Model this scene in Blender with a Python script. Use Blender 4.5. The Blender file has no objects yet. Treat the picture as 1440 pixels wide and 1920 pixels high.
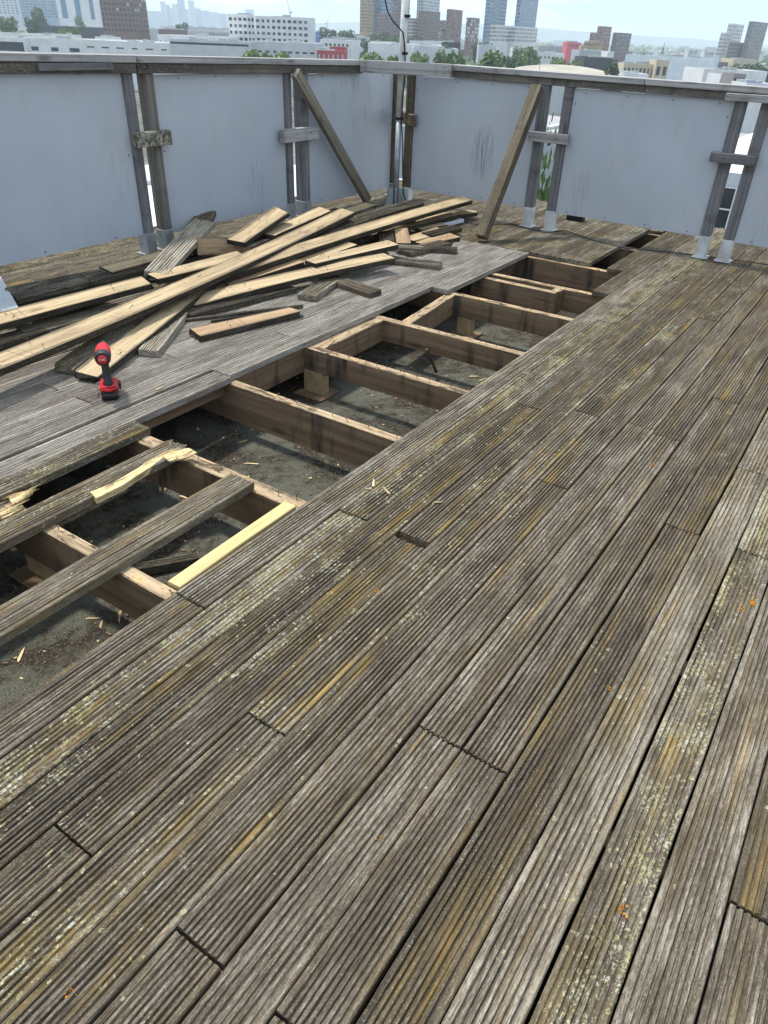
import bpy, bmesh, math, random
from mathutils import Vector, Matrix, noise
R = math.radians
rnd = random.Random(7)
S = bpy.context.scene
COL = S.collection

# ------------------------------------------------------------------ camera frame
# world: x along the deck boards, y to the left across them, z up; deck surface at z = 0
XA = Vector((0.55850345, -0.44462425, 0.70027364))
YA = Vector((-0.82880856, -0.33363186, 0.44918387))
ZA = Vector((0.03391555, -0.83126353, -0.55484293))
FPX = 1345.0
EYE = 1.6
HA = math.atan2(1037, 1612)
FW = Vector((math.cos(HA), math.sin(HA), 0)); RT = Vector((math.sin(HA), -math.cos(HA), 0))
def ray(px, py):
    d = Vector((px - 720, py - 960, FPX))
    return Vector((d.dot(XA), d.dot(YA), d.dot(ZA)))
def at(px, py, z=0.0):
    r = ray(px, py); t = (z - EYE) / r.z
    return Vector((r.x * t, r.y * t, z))
def far(px, py, D):
    r = ray(px, py); f = r.dot(FW)
    return FW * D + RT * (r.dot(RT) / f * D) + Vector((0, 0, EYE + r.z / f * D))
GZ = -25.0
HAZE = 0.00017
SUN_E = 3.7

# ------------------------------------------------------------------ object helpers
def mesh_of(name, bm, mats, smooth=False):
    me = bpy.data.meshes.new(name); bm.to_mesh(me); bm.free()
    for m in (mats if isinstance(mats, (list, tuple)) else [mats]): me.materials.append(m)
    if smooth:
        for p in me.polygons: p.use_smooth = True
    return me
def link(name, me, parent=None, mat=None, color=None):
    o = bpy.data.objects.new(name, me); COL.objects.link(o)
    if parent is not None: o.parent = parent
    if mat is not None: o.matrix_local = mat
    if color is not None: o.color = color
    return o
def obj(name, bm, mats, parent=None, smooth=False, mat=None, color=None):
    return link(name, mesh_of(name, bm, mats, smooth), parent, mat, color)
def tag(o, label=None, cat=None, group=None, kind=None):
    if label: o['label'] = label
    if cat: o['category'] = cat
    if group: o['group'] = group
    if kind: o['kind'] = kind
    return o
def thing(name, label, cat, loc=(0, 0, 0), rz=0, group=None):
    o = bpy.data.objects.new(name, None); COL.objects.link(o)
    o.location = loc; o.rotation_euler = (0, 0, rz); o.empty_display_size = 0.1
    return tag(o, label, cat, group)
def box(bm, x0, x1, y0, y1, z0, z1, mi=0, M=None):
    c = [Vector((x, y, z)) for x in (x0, x1) for y in (y0, y1) for z in (z0, z1)]
    if M is not None: c = [M @ v for v in c]
    v = [bm.verts.new(p) for p in c]
    for f in ((0, 1, 3, 2), (4, 6, 7, 5), (0, 4, 5, 1), (2, 3, 7, 6), (0, 2, 6, 4), (1, 5, 7, 3)):
        bm.faces.new([v[i] for i in f]).material_index = mi
def frame(a, b, up=Vector((0, 0, 1)), roll=0.0):
    x = (b - a).normalized(); y = up.cross(x).normalized(); z = x.cross(y)
    M = Matrix((x, y, z)).transposed().to_4x4()
    M = M @ Matrix.Rotation(roll, 4, 'X'); M.translation = a
    return M
def tube(bm, pts, rad, n=8, mi=0, caps=True):
    rings = []
    for i, p in enumerate(pts):
        d = (pts[min(i + 1, len(pts) - 1)] - pts[max(i - 1, 0)]).normalized()
        u = d.orthogonal().normalized() if i == 0 else (u - d * u.dot(d)).normalized()
        w = d.cross(u); r = rad[i] if isinstance(rad, (list, tuple)) else rad
        rings.append([bm.verts.new(p + (u * math.cos(2 * math.pi * k / n) + w * math.sin(2 * math.pi * k / n)) * r) for k in range(n)])
    for a, b in zip(rings, rings[1:]):
        for k in range(n):
            bm.faces.new((a[k], a[(k + 1) % n], b[(k + 1) % n], b[k])).material_index = mi
    if caps:
        bm.faces.new(rings[0][::-1]).material_index = mi; bm.faces.new(rings[-1]).material_index = mi
def bevelbox(x0, x1, y0, y1, z0, z1, r=0.004, seg=1, jit=0):
    bm = bmesh.new(); box(bm, x0, x1, y0, y1, z0, z1)
    bmesh.ops.bevel(bm, geom=list(bm.edges), offset=r, segments=seg, affect='EDGES')
    bmesh.ops.recalc_face_normals(bm, faces=list(bm.faces))
    return bm

# ------------------------------------------------------------------ materials
class NT:
    def __init__(s, name):
        s.m = bpy.data.materials.new(name); s.m.use_nodes = True; s.t = s.m.node_tree
        s.b = s.t.nodes['Principled BSDF']; s.out = s.t.nodes['Material Output']
    def n(s, typ, **kw):
        nd = s.t.nodes.new(typ)
        for k, v in kw.items():
            if k.startswith('_'): nd.inputs[k[1:].replace('_', ' ')].default_value = v
            else: setattr(nd, k, v)
        return nd
    def l(s, a, b): s.t.links.new(a, b)
    def val(s, x, inp):
        if hasattr(x, 'is_linked') or hasattr(x, 'links'): s.l(x, inp)
        else: inp.default_value = x
    def math(s, op, a, b=0.0, c=None, clamp=False):
        nd = s.n('ShaderNodeMath', operation=op, use_clamp=clamp)
        s.val(a, nd.inputs[0]); s.val(b, nd.inputs[1])
        if c is not None: s.val(c, nd.inputs[2])
        return nd.outputs[0]
    def coord(s, scale=(1, 1, 1), rand=50.0, kind='Object'):
        tc = s.n('ShaderNodeTexCoord'); mp = s.n('ShaderNodeMapping'); mp.inputs['Scale'].default_value = scale
        s.l(tc.outputs[kind], mp.inputs['Vector'])
        if rand:
            oi = s.n('ShaderNodeObjectInfo'); v = s.n('ShaderNodeCombineXYZ')
            r = s.math('MULTIPLY', oi.outputs['Random'], rand)
            for i in range(3): s.l(r, v.inputs[i])
            s.l(v.outputs[0], mp.inputs['Location'])
        return mp.outputs[0]
    def noise(s, vec, scale, detail=4, rough=0.6, dist=0.0):
        nd = s.n('ShaderNodeTexNoise'); nd.inputs['Scale'].default_value = scale; nd.inputs['Detail'].default_value = detail
        nd.inputs['Roughness'].default_value = rough; nd.inputs['Distortion'].default_value = dist
        s.l(vec, nd.inputs['Vector']); return nd.outputs['Fac']
    def ramp(s, f, *st, mode='LINEAR'):
        nd = s.n('ShaderNodeValToRGB'); e = nd.color_ramp.elements; nd.color_ramp.interpolation = mode
        while len(e) < len(st): e.new(0.5)
        for el, (p, c) in zip(e, st):
            el.position = p; el.color = (c, c, c, 1) if isinstance(c, (int, float)) else (*c, 1)
        s.l(f, nd.inputs[0]); return nd.outputs[0]
    def mix(s, f, a, b, blend='MIX'):
        nd = s.n('ShaderNodeMix', data_type='RGBA', blend_type=blend, clamp_factor=True)
        s.val(f, nd.inputs[0])
        for x, i in ((a, 6), (b, 7)):
            if isinstance(x, tuple): nd.inputs[i].default_value = (*x, 1)
            else: s.l(x, nd.inputs[i])
        return nd.outputs[2]
    def bump(s, h, strength=0.3, dist=0.01):
        nd = s.n('ShaderNodeBump'); nd.inputs['Strength'].default_value = strength; nd.inputs['Distance'].default_value = dist
        s.l(h, nd.inputs['Height']); s.l(nd.outputs[0], s.b.inputs['Normal'])
    def fin(s, col, rough=0.8, spec=0.3, metal=0.0):
        if isinstance(col, tuple): s.b.inputs['Base Color'].default_value = (*col, 1)
        else: s.l(col, s.b.inputs['Base Color'])
        s.val(rough, s.b.inputs['Roughness']); s.b.inputs['Specular IOR Level'].default_value = spec
        s.b.inputs['Metallic'].default_value = metal
        return s.m

def weathered(name, dark, mid, light, lich=True, gain=1.0):
    """old decking: silvered fibres, algae streaks, lichen; object colour r = tone, g = algae, b = lichen"""
    t = NT(name)
    fib = t.noise(t.coord((6, 75, 75)), 1.0, 6, 0.7)
    fin = t.noise(t.coord((45, 330, 330)), 1.0, 4, 0.75)
    blot = t.noise(t.coord((2.5, 9, 9)), 1.0, 4, 0.6, 0.4)
    fleck = t.noise(t.coord((210, 300, 300)), 1.0, 3, 0.6)
    oi = t.n('ShaderNodeObjectInfo'); sep = t.n('ShaderNodeSeparateColor'); t.l(oi.outputs['Color'], sep.inputs[0])
    tone, alg, lic = sep.outputs[0], sep.outputs[1], sep.outputs[2]
    f = t.math('ADD', t.math('MULTIPLY', fib, 0.55), t.math('MULTIPLY', fin, 0.55))
    f = t.math('ADD', f, t.math('MULTIPLY', t.math('SUBTRACT', blot, 0.5), 0.34))
    f = t.math('ADD', f, t.math('MULTIPLY', t.math('SUBTRACT', tone, 0.5), 0.5))
    c = t.ramp(f, (0.36, dark), (0.54, mid), (0.74, light))
    # algae in long olive / ochre streaks
    am = t.noise(t.coord((1.1, 14, 14), 91.0), 1.0, 5, 0.65, 0.6)
    af = t.math('MULTIPLY', t.ramp(am, (0.46, 0.0), (0.66, 1.0)), t.math('MULTIPLY', alg, 1.7), clamp=True)
    ac = t.ramp(t.noise(t.coord((3, 20, 20), 33.0), 1.0, 3), (0.38, (0.065, 0.049, 0.024)), (0.56, (0.145, 0.105, 0.042)), (0.70, (0.31, 0.19, 0.022)))
    c = t.mix(t.math('MULTIPLY', af, 0.68), c, ac)
    # tiny pale flecks all over
    fpat = t.ramp(t.noise(t.coord((6, 14, 14), 13.0), 1.0, 3, .6), (0.38, 0.12), (0.62, 0.6))
    c = t.mix(t.math('MULTIPLY', t.ramp(fleck, (0.58, 0.0), (0.68, 1.0)), fpat), c, (0.38, 0.355, 0.30))
    ckn = t.noise(t.coord((1.0, 95, 95), 27.0), 1.0, 2, 0.5); ckm = t.noise(t.coord((1.6, 10, 10), 83.0), 1.0, 2, 0.5)
    c = t.mix(t.math('MULTIPLY', t.ramp(ckn, (0.485, 0.0), (0.5, 1.0), (0.515, 0.0)), t.ramp(ckm, (0.52, 0.0), (0.6, 0.85))), c, (0.018, 0.014, 0.011))
    kv = t.n('ShaderNodeTexVoronoi'); kv.inputs['Scale'].default_value = 1.0; t.l(t.coord((1.5, 6.5, 6.5), 37.0), kv.inputs['Vector'])
    c = t.mix(t.ramp(kv.outputs['Distance'], (0.03, 0.8), (0.11, 0.0)), c, (0.03, 0.022, 0.015))
    c = t.mix(t.math('MULTIPLY', t.ramp(fleck, (0.31, 1.0), (0.41, 0.0)), 0.7), c, (0.026, 0.021, 0.016))
    hgt = t.math('ADD', t.math('MULTIPLY', fib, 0.5), t.math('MULTIPLY', fin, 0.6))
    if lich:
        co = t.coord((1, 1, 1), 70.0)
        lm = t.noise(t.coord((2.2, 7, 7), 70.0), 1.0, 3, 0.6)
        dn = t.n('ShaderNodeTexNoise'); dn.inputs['Scale'].default_value = 30; dn.inputs['Detail'].default_value = 3; t.l(co, dn.inputs['Vector'])
        dv = t.n('ShaderNodeVectorMath', operation='MULTIPLY_ADD'); t.l(dn.outputs['Color'], dv.inputs[0]); dv.inputs[1].default_value = (0.035,) * 3; t.l(co, dv.inputs[2])
        vo = t.n('ShaderNodeTexVoronoi'); vo.inputs['Scale'].default_value = 62; t.l(dv.outputs[0], vo.inputs['Vector'])
        vd = vo.outputs['Distance']
        clus = t.noise(t.coord((7, 13, 13), 45.0), 1.0, 3, 0.6)
        amt = t.math('ADD', t.math('MULTIPLY', lm, 0.5), t.math('MULTIPLY', clus, 0.5))
        amt = t.ramp(t.math('ADD', amt, t.math('MULTIPLY', t.math('SUBTRACT', lic, 0.5), 0.36)), (0.53, 0.0), (0.70, 1.0))
        gr = t.noise(co, 130, 5, 0.75)
        crust = t.math('MULTIPLY', t.math('SUBTRACT', gr, t.math('SUBTRACT', 0.70, t.math('MULTIPLY', amt, 0.22))), 16.0, clamp=True)
        ring = t.ramp(vd, (0.16, 0.25), (0.27, 1.0), (0.36, 1.0), (0.42, 0.0))
        sc = t.n('ShaderNodeSeparateColor'); t.l(vo.outputs['Color'], sc.inputs[0])
        pick = t.math('LESS_THAN', sc.outputs[1], t.math('MULTIPLY', amt, 0.55))
        ros = t.math('MULTIPLY', t.math('MULTIPLY', ring, pick), t.ramp(gr, (0.40, 0.0), (0.48, 1.0)))
        lf = t.math('MAXIMUM', t.math('MULTIPLY', crust, t.math('GREATER_THAN', amt, 0.04)), ros)
        lc = t.ramp(t.noise(co, 28, 3, 0.6), (0.36, (0.26, 0.24, 0.12)), (0.5, (0.34, 0.315, 0.19)), (0.62, (0.39, 0.38, 0.32)), (0.72, (0.36, 0.26, 0.07)))
        c = t.mix(t.math('MULTIPLY', lf, 0.92), c, lc)
        hgt = t.math('ADD', hgt, t.math('MULTIPLY', lf, 0.5))
    t.bump(hgt, 0.55, 0.003)
    return t.fin(c, 0.92, 0.15)
M_DECK = weathered('weathered_decking', (0.032, 0.025, 0.017), (0.108, 0.089, 0.066), (0.37, 0.335, 0.275))
M_DECKL = weathered('silvered_decking', (0.075, 0.063, 0.050), (0.20, 0.176, 0.148), (0.43, 0.397, 0.35))
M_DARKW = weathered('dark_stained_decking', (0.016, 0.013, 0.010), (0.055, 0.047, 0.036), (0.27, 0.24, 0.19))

def timber(name, a, b, c3, stain=0.0, joists=False, cracks=0.5, flecks=False):
    t = NT(name)
    g = t.noise(t.coord((0.9, 26, 26)), 1.0, 5, 0.6, 0.5)
    fi = t.noise(t.coord((8, 240, 240)), 1.0, 3, 0.65)
    f = t.math('ADD', t.math('MULTIPLY', g, 0.75), t.math('MULTIPLY', fi, 0.3))
    col = t.ramp(f, (0.3, a), (0.55, b), (0.78, c3))
    kn = t.n('ShaderNodeTexVoronoi'); kn.inputs['Scale'].default_value = 1.0; t.l(t.coord((2.2, 7.5, 7.5), 31.0), kn.inputs['Vector'])
    kf = t.ramp(kn.outputs['Distance'], (0.07, 1.0), (0.17, 0.0))
    col = t.mix(t.math('MULTIPLY', kf, 0.6), col, tuple(x * 0.4 for x in a))
    ck = t.noise(t.coord((0.55, 42, 42), 17.0), 1.0, 2, 0.5)
    col = t.mix(t.math('MULTIPLY', t.ramp(ck, (0.485, 0.0), (0.5, 1.0), (0.515, 0.0)), cracks), col, tuple(x * 0.25 for x in a))
    if stain:
        sm = t.noise(t.coord((7, 1.2, 1.2), 40.0), 1.0, 4, 0.6, 0.3)
        col = t.mix(t.math('MULTIPLY', t.ramp(sm, (0.54, 0.0), (0.68, 1.0)), stain), col, (0.03, 0.025, 0.02))
        s2 = t.noise(t.coord((2, 5, 5), 60.0), 1.0, 5, 0.6)
        col = t.mix(t.math('MULTIPLY', t.ramp(s2, (0.5, 0.0), (0.75, 1.0)), stain * 0.5), col, (0.10, 0.085, 0.07))
    if joists:   # rust-dark lines where the plank lay on its joists
        tc = t.n('ShaderNodeTexCoord'); sx = t.n('ShaderNodeSeparateXYZ'); t.l(tc.outputs['Object'], sx.inputs[0])
        wob = t.math('MULTIPLY', t.noise(t.coord((3, 12, 12), 11.0), 1.0, 2), 0.05)
        u = t.math('ABSOLUTE', t.math('SUBTRACT', t.math('FRACT', t.math('DIVIDE', t.math('ADD', sx.outputs[0], wob), 0.69)), 0.5))
        d = t.math('ABSOLUTE', t.math('SUBTRACT', u, 0.035))
        ln = t.math('MULTIPLY', t.ramp(d, (0.002, 1.0), (0.009, 0.0)), t.ramp(t.noise(t.coord((9, 60, 60), 5.0), 1.0, 2), (0.4, 0.0), (0.6, 1.0)))
        col = t.mix(t.math('MULTIPLY', ln, 0.75), col, (0.07, 0.045, 0.025))
        dirt = t.noise(t.coord((3, 30, 30), 22.0), 1.0, 4, 0.7)
        ed = t.math('ADD', t.math('ABSOLUTE', sx.outputs[1]), t.math('MULTIPLY', t.math('SUBTRACT', t.noise(t.coord((5, 40, 40), 9.0), 1.0, 4, .7), 0.5), 0.06))
        col = t.mix(t.math('MULTIPLY', t.ramp(ed, (0.052, 0.0), (0.064, 1.0)), 0.8), col, (0.085, 0.066, 0.045))
        oi2 = t.n('ShaderNodeObjectInfo')
        col = t.mix(t.math('MULTIPLY', t.ramp(oi2.outputs['Random'], (0.0, 0.0), (1.0, 0.5)), t.ramp(t.noise(t.coord((1.3, 6, 6), 71.0), 1.0, 4, .6), (0.4, 0.0), (0.62, 1.0))), col, (0.16, 0.115, 0.07))
        col = t.mix(t.math('MULTIPLY', t.ramp(dirt, (0.6, 0.0), (0.75, 1.0)), 0.45), col, (0.16, 0.12, 0.08))
    if flecks:
        fl = t.noise(t.coord((120, 160, 160)), 1.0, 2, 0.5)
        col = t.mix(t.math('MULTIPLY', t.ramp(fl, (0.6, 0.0), (0.68, 1.0)), 0.5), col, (0.5, 0.47, 0.4))
    t.bump(f, 0.35, 0.002)
    return t.fin(col, 0.8, 0.2)
M_BARE = timber('bare_plank_underside', (0.24, 0.168, 0.092), (0.43, 0.332, 0.20), (0.55, 0.445, 0.295), joists=True, cracks=.85)
M_BARE2 = timber('pinkish_plank_underside', (0.21, 0.135, 0.075), (0.38, 0.26, 0.155), (0.49, 0.355, 0.225), joists=True, cracks=.85)
M_JOIST = timber('joist_timber', (0.085, 0.052, 0.030), (0.175, 0.116, 0.071), (0.27, 0.19, 0.12), stain=0.95)
M_JTOP = timber('joist_top', (0.14, 0.10, 0.06), (0.35, 0.275, 0.175), (0.60, 0.50, 0.34), stain=0.8, flecks=True)
def joist_top():
    t = NT('torn_joist_top')
    f = t.math('ADD', t.math('MULTIPLY', t.noise(t.coord((3, 40, 40)), 1.0, 5, .65), .6), t.math('MULTIPLY', t.noise(t.coord((22, 200, 200)), 1.0, 4, .7), .45))
    c = t.ramp(f, (.36, (.12, .088, .058)), (.52, (.31, .228, .142)), (.68, (.50, .385, .25)))
    p = t.noise(t.coord((9, 22, 22), 25.0), 1.0, 5, .7, .6)
    c = t.mix(t.ramp(p, (.56, 0.0), (.62, .85)), c, (.52, .35, .175))
    d = t.noise(t.coord((7, 26, 26), 63.0), 1.0, 5, .7, .5)
    c = t.mix(t.ramp(d, (.53, 0.0), (.61, .9)), c, (.055, .042, .03))
    t.bump(t.math('ADD', f, t.math('MULTIPLY', p, 1.2)), .8, .006)
    return t.fin(c, .9, .15)
M_JTOP = joist_top()
M_NEW = timber('new_yellow_timber', (0.38, 0.29, 0.125), (0.53, 0.42, 0.205), (0.61, 0.50, 0.28), cracks=0.35)
M_GREY = timber('grey_fence_timber', (0.075, 0.075, 0.08), (0.165, 0.165, 0.172), (0.29, 0.29, 0.30), stain=0.45)
M_GREYB = timber('brownish_grey_post', (0.075, 0.066, 0.058), (0.165, 0.15, 0.135), (0.30, 0.28, 0.255), stain=0.4)
M_CAP = timber('silver_capping_timber', (0.17, 0.165, 0.16), (0.35, 0.342, 0.335), (0.48, 0.47, 0.455), cracks=0.6, stain=.25)
M_RAIL = timber('mossy_rail_timber', (0.035, 0.032, 0.028), (0.085, 0.078, 0.066), (0.20, 0.18, 0.13), stain=0.4, flecks=True)
M_BRACE = timber('brown_grey_brace_timber', (0.10, 0.085, 0.065), (0.21, 0.185, 0.145), (0.34, 0.30, 0.24), stain=0.35)
M_BRACE2 = timber('mossy_brown_brace', (0.045, 0.036, 0.024), (0.10, 0.08, 0.052), (0.27, 0.235, 0.17), stain=0.5, flecks=True)
M_RAIL2 = timber('grey_lichened_rail', (0.07, 0.066, 0.058), (0.17, 0.16, 0.14), (0.33, 0.31, 0.25), stain=0.55, flecks=True)
M_POST = timber('post_timber', (0.20, 0.14, 0.075), (0.33, 0.245, 0.135), (0.42, 0.33, 0.20), cracks=0.2)
M_SPLIT = timber('freshly_split_wood', (0.34, 0.23, 0.10), (0.64, 0.50, 0.27), (0.76, 0.64, 0.40), cracks=1.0)

def lichened_block():
    t = NT('lichened_timber')
    co = t.coord((1, 1, 1), 40.0)
    n1 = t.noise(co, 38, 5, 0.7); n2 = t.noise(co, 14, 3, 0.6)
    c = t.ramp(n1, (0.36, (0.05, 0.045, 0.035)), (0.5, (0.16, 0.15, 0.12)), (0.62, (0.36, 0.36, 0.30)))
    c = t.mix(t.ramp(n2, (0.66, 0.0), (0.72, 0.9)), c, (0.40, 0.22, 0.03))
    t.bump(n1, 0.6, 0.005)
    return t.fin(c, 0.95, 0.1)
M_LBLOCK = lichened_block()

def panel_mat():
    t = NT('opal_white_panel')
    co = t.coord((1, 1, 1), 20.0)
    st = t.noise(t.coord((30, 30, 1.2), 20.0), 1.0, 4, 0.6)
    n = t.noise(co, 1.6, 4, 0.5)
    c = t.ramp(n, (0.3, (0.39, 0.42, 0.465)), (0.7, (0.435, 0.465, 0.51)))
    c = t.mix(t.math('MULTIPLY', t.ramp(st, (0.60, 0.0), (0.8, 1.0)), 0.10), c, (0.30, 0.31, 0.32))
    sp = t.noise(co, 55, 2, 0.5)
    c = t.mix(t.math('MULTIPLY', t.ramp(sp, (0.74, 0.0), (0.78, 1.0)), 0.6), c, (0.15, 0.15, 0.16))
    # dirty run-down marks, one ragged cluster per panel
    tc = t.n('ShaderNodeTexCoord'); sx = t.n('ShaderNodeSeparateXYZ'); t.l(tc.outputs['Object'], sx.inputs[0])
    run = t.noise(t.coord((55, 55, 3.5), 20.0), 1.0, 4, 0.7)
    oi = t.n('ShaderNodeObjectInfo'); oc = t.n('ShaderNodeSeparateColor'); t.l(oi.outputs['Color'], oc.inputs[0])
    du = t.math('DIVIDE', t.math('SUBTRACT', sx.outputs[1], t.math('SUBTRACT', t.math('MULTIPLY', oc.outputs[0], 2.0), 1.0)), 0.15)
    dz = t.math('DIVIDE', t.math('SUBTRACT', sx.outputs[2], oc.outputs[1]), 0.30)
    rr_ = t.math('ADD', t.math('MULTIPLY', du, du), t.math('MULTIPLY', dz, dz))
    stn = t.math('MULTIPLY', t.math('SUBTRACT', 1.0, rr_, clamp=True), oc.outputs[2])
    c = t.mix(t.math('MULTIPLY', t.ramp(run, (0.42, 0.0), (0.6, 1.0)), t.math('MULTIPLY', stn, 0.75)), c, (0.11, 0.11, 0.115))
    grime = t.noise(t.coord((5, 5, 2.2), 8.0), 1.0, 5, 0.65)
    c = t.mix(t.math('MULTIPLY', t.ramp(grime, (0.5, 0.0), (0.75, 1.0)), 0.22), c, (0.25, 0.26, 0.26))
    zone = t.noise(t.coord((1.8, 1.8, 0.9), 77.0), 1.0, 2, 0.5)
    c = t.mix(t.math('MULTIPLY', t.math('MULTIPLY', t.ramp(run, (0.53, 0.0), (0.66, 1.0)), t.ramp(zone, (0.60, 0.0), (0.72, 1.0))), 0.6), c, (0.14, 0.14, 0.145))
    return t.fin(c, 0.45, 0.4)
M_PANEL = panel_mat()

def simple(name, col, rough=0.6, spec=0.4, metal=0.0, var=0.12, scale=12.0, bump=0.0):
    t = NT(name)
    n = t.noise(t.coord((1, 1, 1), 30.0), scale, 4, 0.6)
    c = t.ramp(n, (0.3, tuple(x * (1 - var) for x in col)), (0.7, tuple(min(1, x * (1 + var)) for x in col)))
    if bump: t.bump(n, bump, 0.01)
    return t.fin(c, rough, spec, metal)
def chipped():
    t = NT('chipped_white_paint')
    co = t.coord((1, 1, 1), 30.0)
    n = t.noise(co, 28, 4, 0.6); d = t.noise(co, 7, 3, 0.5)
    c = t.ramp(d, (0.35, (0.40, 0.40, 0.39)), (0.65, (0.58, 0.585, 0.59)))
    c = t.mix(t.ramp(n, (0.66, 0.0), (0.69, 1.0)), c, (0.12, 0.10, 0.085))
    return t.fin(c, 0.55, 0.4)
M_SHOE = chipped()
M_SHOEG = simple('dull_grey_post_base', (.27, .28, .29), .6, .4, .2, .25, 16)
M_GALV = simple('galvanised_steel', (0.30, 0.33, 0.35), 0.5, 0.5, 0.5, 0.25, 9)
M_ALU = simple('pale_painted_tube', (0.50, 0.51, 0.49), 0.45, 0.5, 0.2, 0.2, 14)
M_STRIP = simple('ribbed_aluminium', (0.55, 0.57, 0.60), 0.5, 0.5, 0.3, 0.1, 9)
M_BLACK = simple('black_rubber', (0.012, 0.012, 0.013), 0.6, 0.3)
M_STEEL = simple('rusty_steel', (0.09, 0.06, 0.045), 0.6, 0.4, 0.5, 0.3, 60)
M_RED = simple('red_tool_plastic', (0.48, 0.012, 0.018), 0.38, 0.5, 0, 0.06, 6)
M_TOOL = simple('black_tool_plastic', (0.016, 0.017, 0.019), 0.5, 0.4, 0, 0.2, 20)
M_CHROME = simple('bare_tool_steel', (0.35, 0.35, 0.35), 0.3, 0.5, 0.9, 0.1, 20)
M_LETTER = simple('white_lettering', (0.75, 0.72, 0.72), 0.5, 0.3, 0, 0.02)
M_FOAM = simple('white_plastic_board', (0.62, 0.66, 0.70), 0.5, 0.3, 0, 0.08)

def felt_mat():
    t = NT('mineral_roof_felt')
    co = t.coord((1, 1, 1), 0)
    g = t.noise(co, 260, 3, 0.75); n = t.noise(co, 2.6, 6, 0.65, 0.5); m = t.noise(co, 24, 4, 0.65)
    base = t.ramp(g, (0.38, (0.015, 0.016, 0.012)), (0.5, (0.062, 0.064, 0.048)), (0.62, (0.22, 0.215, 0.17)))
    dirt = t.math('ADD', t.math('MULTIPLY', n, 0.7), t.math('MULTIPLY', m, 0.3))
    c = t.mix(t.ramp(dirt, (0.44, 0.0), (0.54, 0.97)), base, t.ramp(t.noise(co, 150, 3, 0.7), (0.35, (0.010, 0.009, 0.007)), (0.55, (0.036, 0.030, 0.023)), (0.66, (0.17, 0.135, 0.095))))
    t.bump(t.math('ADD', g, t.math('MULTIPLY', m, 1.5)), 0.5, 0.006)
    return t.fin(c, 0.95, 0.15)
M_FELT = felt_mat()

# ------------------------------------------------------------------ boards
def board_bm(L, w=0.131, th=0.036, grooves=8, margin=0.011, gd=0.0058, seg=0.11, end_a=0.003, end_b=0.003, seed=0, bow=0.0, cup=0.0, mi_bare=0, wear=0.0012, twist=0.0, sweep=0.0):
    rr = random.Random(seed)
    pr = [(-w / 2, -th, 0)]          # y, z, kind   (kind: 1 = ridge index)
    pr += [(-w / 2, -0.004, 0), (-w / 2 + 0.003, 0, 0)]
    p = (w - 2 * margin) / grooves; rid = [0]
    for g in range(grooves):
        y = -w / 2 + margin + g * p
        gw = p * 0.54; y0 = y + (p - gw) / 2
        pr += [(y0, 0, g + 1), (y0 + gw * 0.16, -gd * 0.62, -1), (y0 + gw * 0.42, -gd, -1), (y0 + gw * 0.58, -gd, -1), (y0 + gw * 0.84, -gd * 0.62, -1), (y0 + gw, 0, g + 2)]
    pr += [(w / 2 - 0.003, 0, 0), (w / 2, -0.004, 0), (w / 2, -th, 0)]
    n = max(2, int(L / seg)); bm = bmesh.new(); rows = []
    ridge = [rr.uniform(-wear, 0) for _ in range(grooves + 3)]
    ea = [rr.uniform(-end_a, 0) for _ in pr]; eb = [rr.uniform(0, end_b) for _ in pr]
    edge = [rr.uniform(-0.0012, 0.0012) for _ in range(2)]
    for i in range(n + 1):
        x = L * i / n
        for k in range(len(ridge)): ridge[k] = min(0.0004, max(-2.2 * wear, ridge[k] + rr.uniform(-wear, wear) * 0.7))
        edge = [max(-0.0025, min(0.002, e + rr.uniform(-0.0012, 0.0012))) for e in edge]
        row = []
        for j, (y, z, k) in enumerate(pr):
            zz = z + (ridge[k] if k > 0 else 0) + (rr.uniform(-0.0006, 0.0006) if k < 0 else 0) + bow * 4 * (x / L) * (1 - x / L) + cup * (4 * (y / w) ** 2 - 0.5) + twist * (x / L - .5) * y
            yy = y + (edge[0] if j < 3 else edge[1] if j > len(pr) - 4 else rr.uniform(-0.0003, 0.0003))
            yy += sweep * 4 * (x / L) * (1 - x / L)
            xx = x
            if i == 0: xx = x - ea[j]
            if i == n: xx = x - eb[j]
            row.append(bm.verts.new((xx, yy, zz)))
        rows.append(row)
    m = len(pr)
    for a, b in zip(rows, rows[1:]):
        for j in range(m - 1): bm.faces.new((a[j], b[j], b[j + 1], a[j + 1]))
        bm.faces.new((a[m - 1], b[m - 1], b[0], a[0])).material_index = mi_bare
    bm.faces.new(rows[0]); bm.faces.new(rows[-1][::-1])
    bmesh.ops.recalc_face_normals(bm, faces=list(bm.faces))
    return bm

PITCH = 0.1388
deck = thing('timber_deck', 'weathered grooved timber deck with a long strip of boards lifted off its joists', 'deck', (0, 0, 0))
def col(t, a, l): return (t, a, l, 1.0)
def dboard(x0, x1, y0, mat, c, gro, seed, label=None, **kw):
    gap = 0.0028
    bm = board_bm(x1 - x0 - 2 * gap, w=PITCH - 0.0065 + rnd.uniform(-0.0015, 0.001), grooves=gro, seed=seed, cup=rnd.uniform(-0.0006, 0.0012), **kw)
    M = Matrix.Translation((x0 + gap, y0 + PITCH / 2, rnd.uniform(-0.002, 0.0015))) @ Matrix.Rotation(rnd.uniform(-0.006, 0.006), 4, 'X') @ Matrix.Rotation(rnd.uniform(-0.0006, 0.0006), 4, 'Z')
    o = obj('board', bm, mat, deck, mat=M, color=c)
    if label: o['label'] = label
    return o

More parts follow.
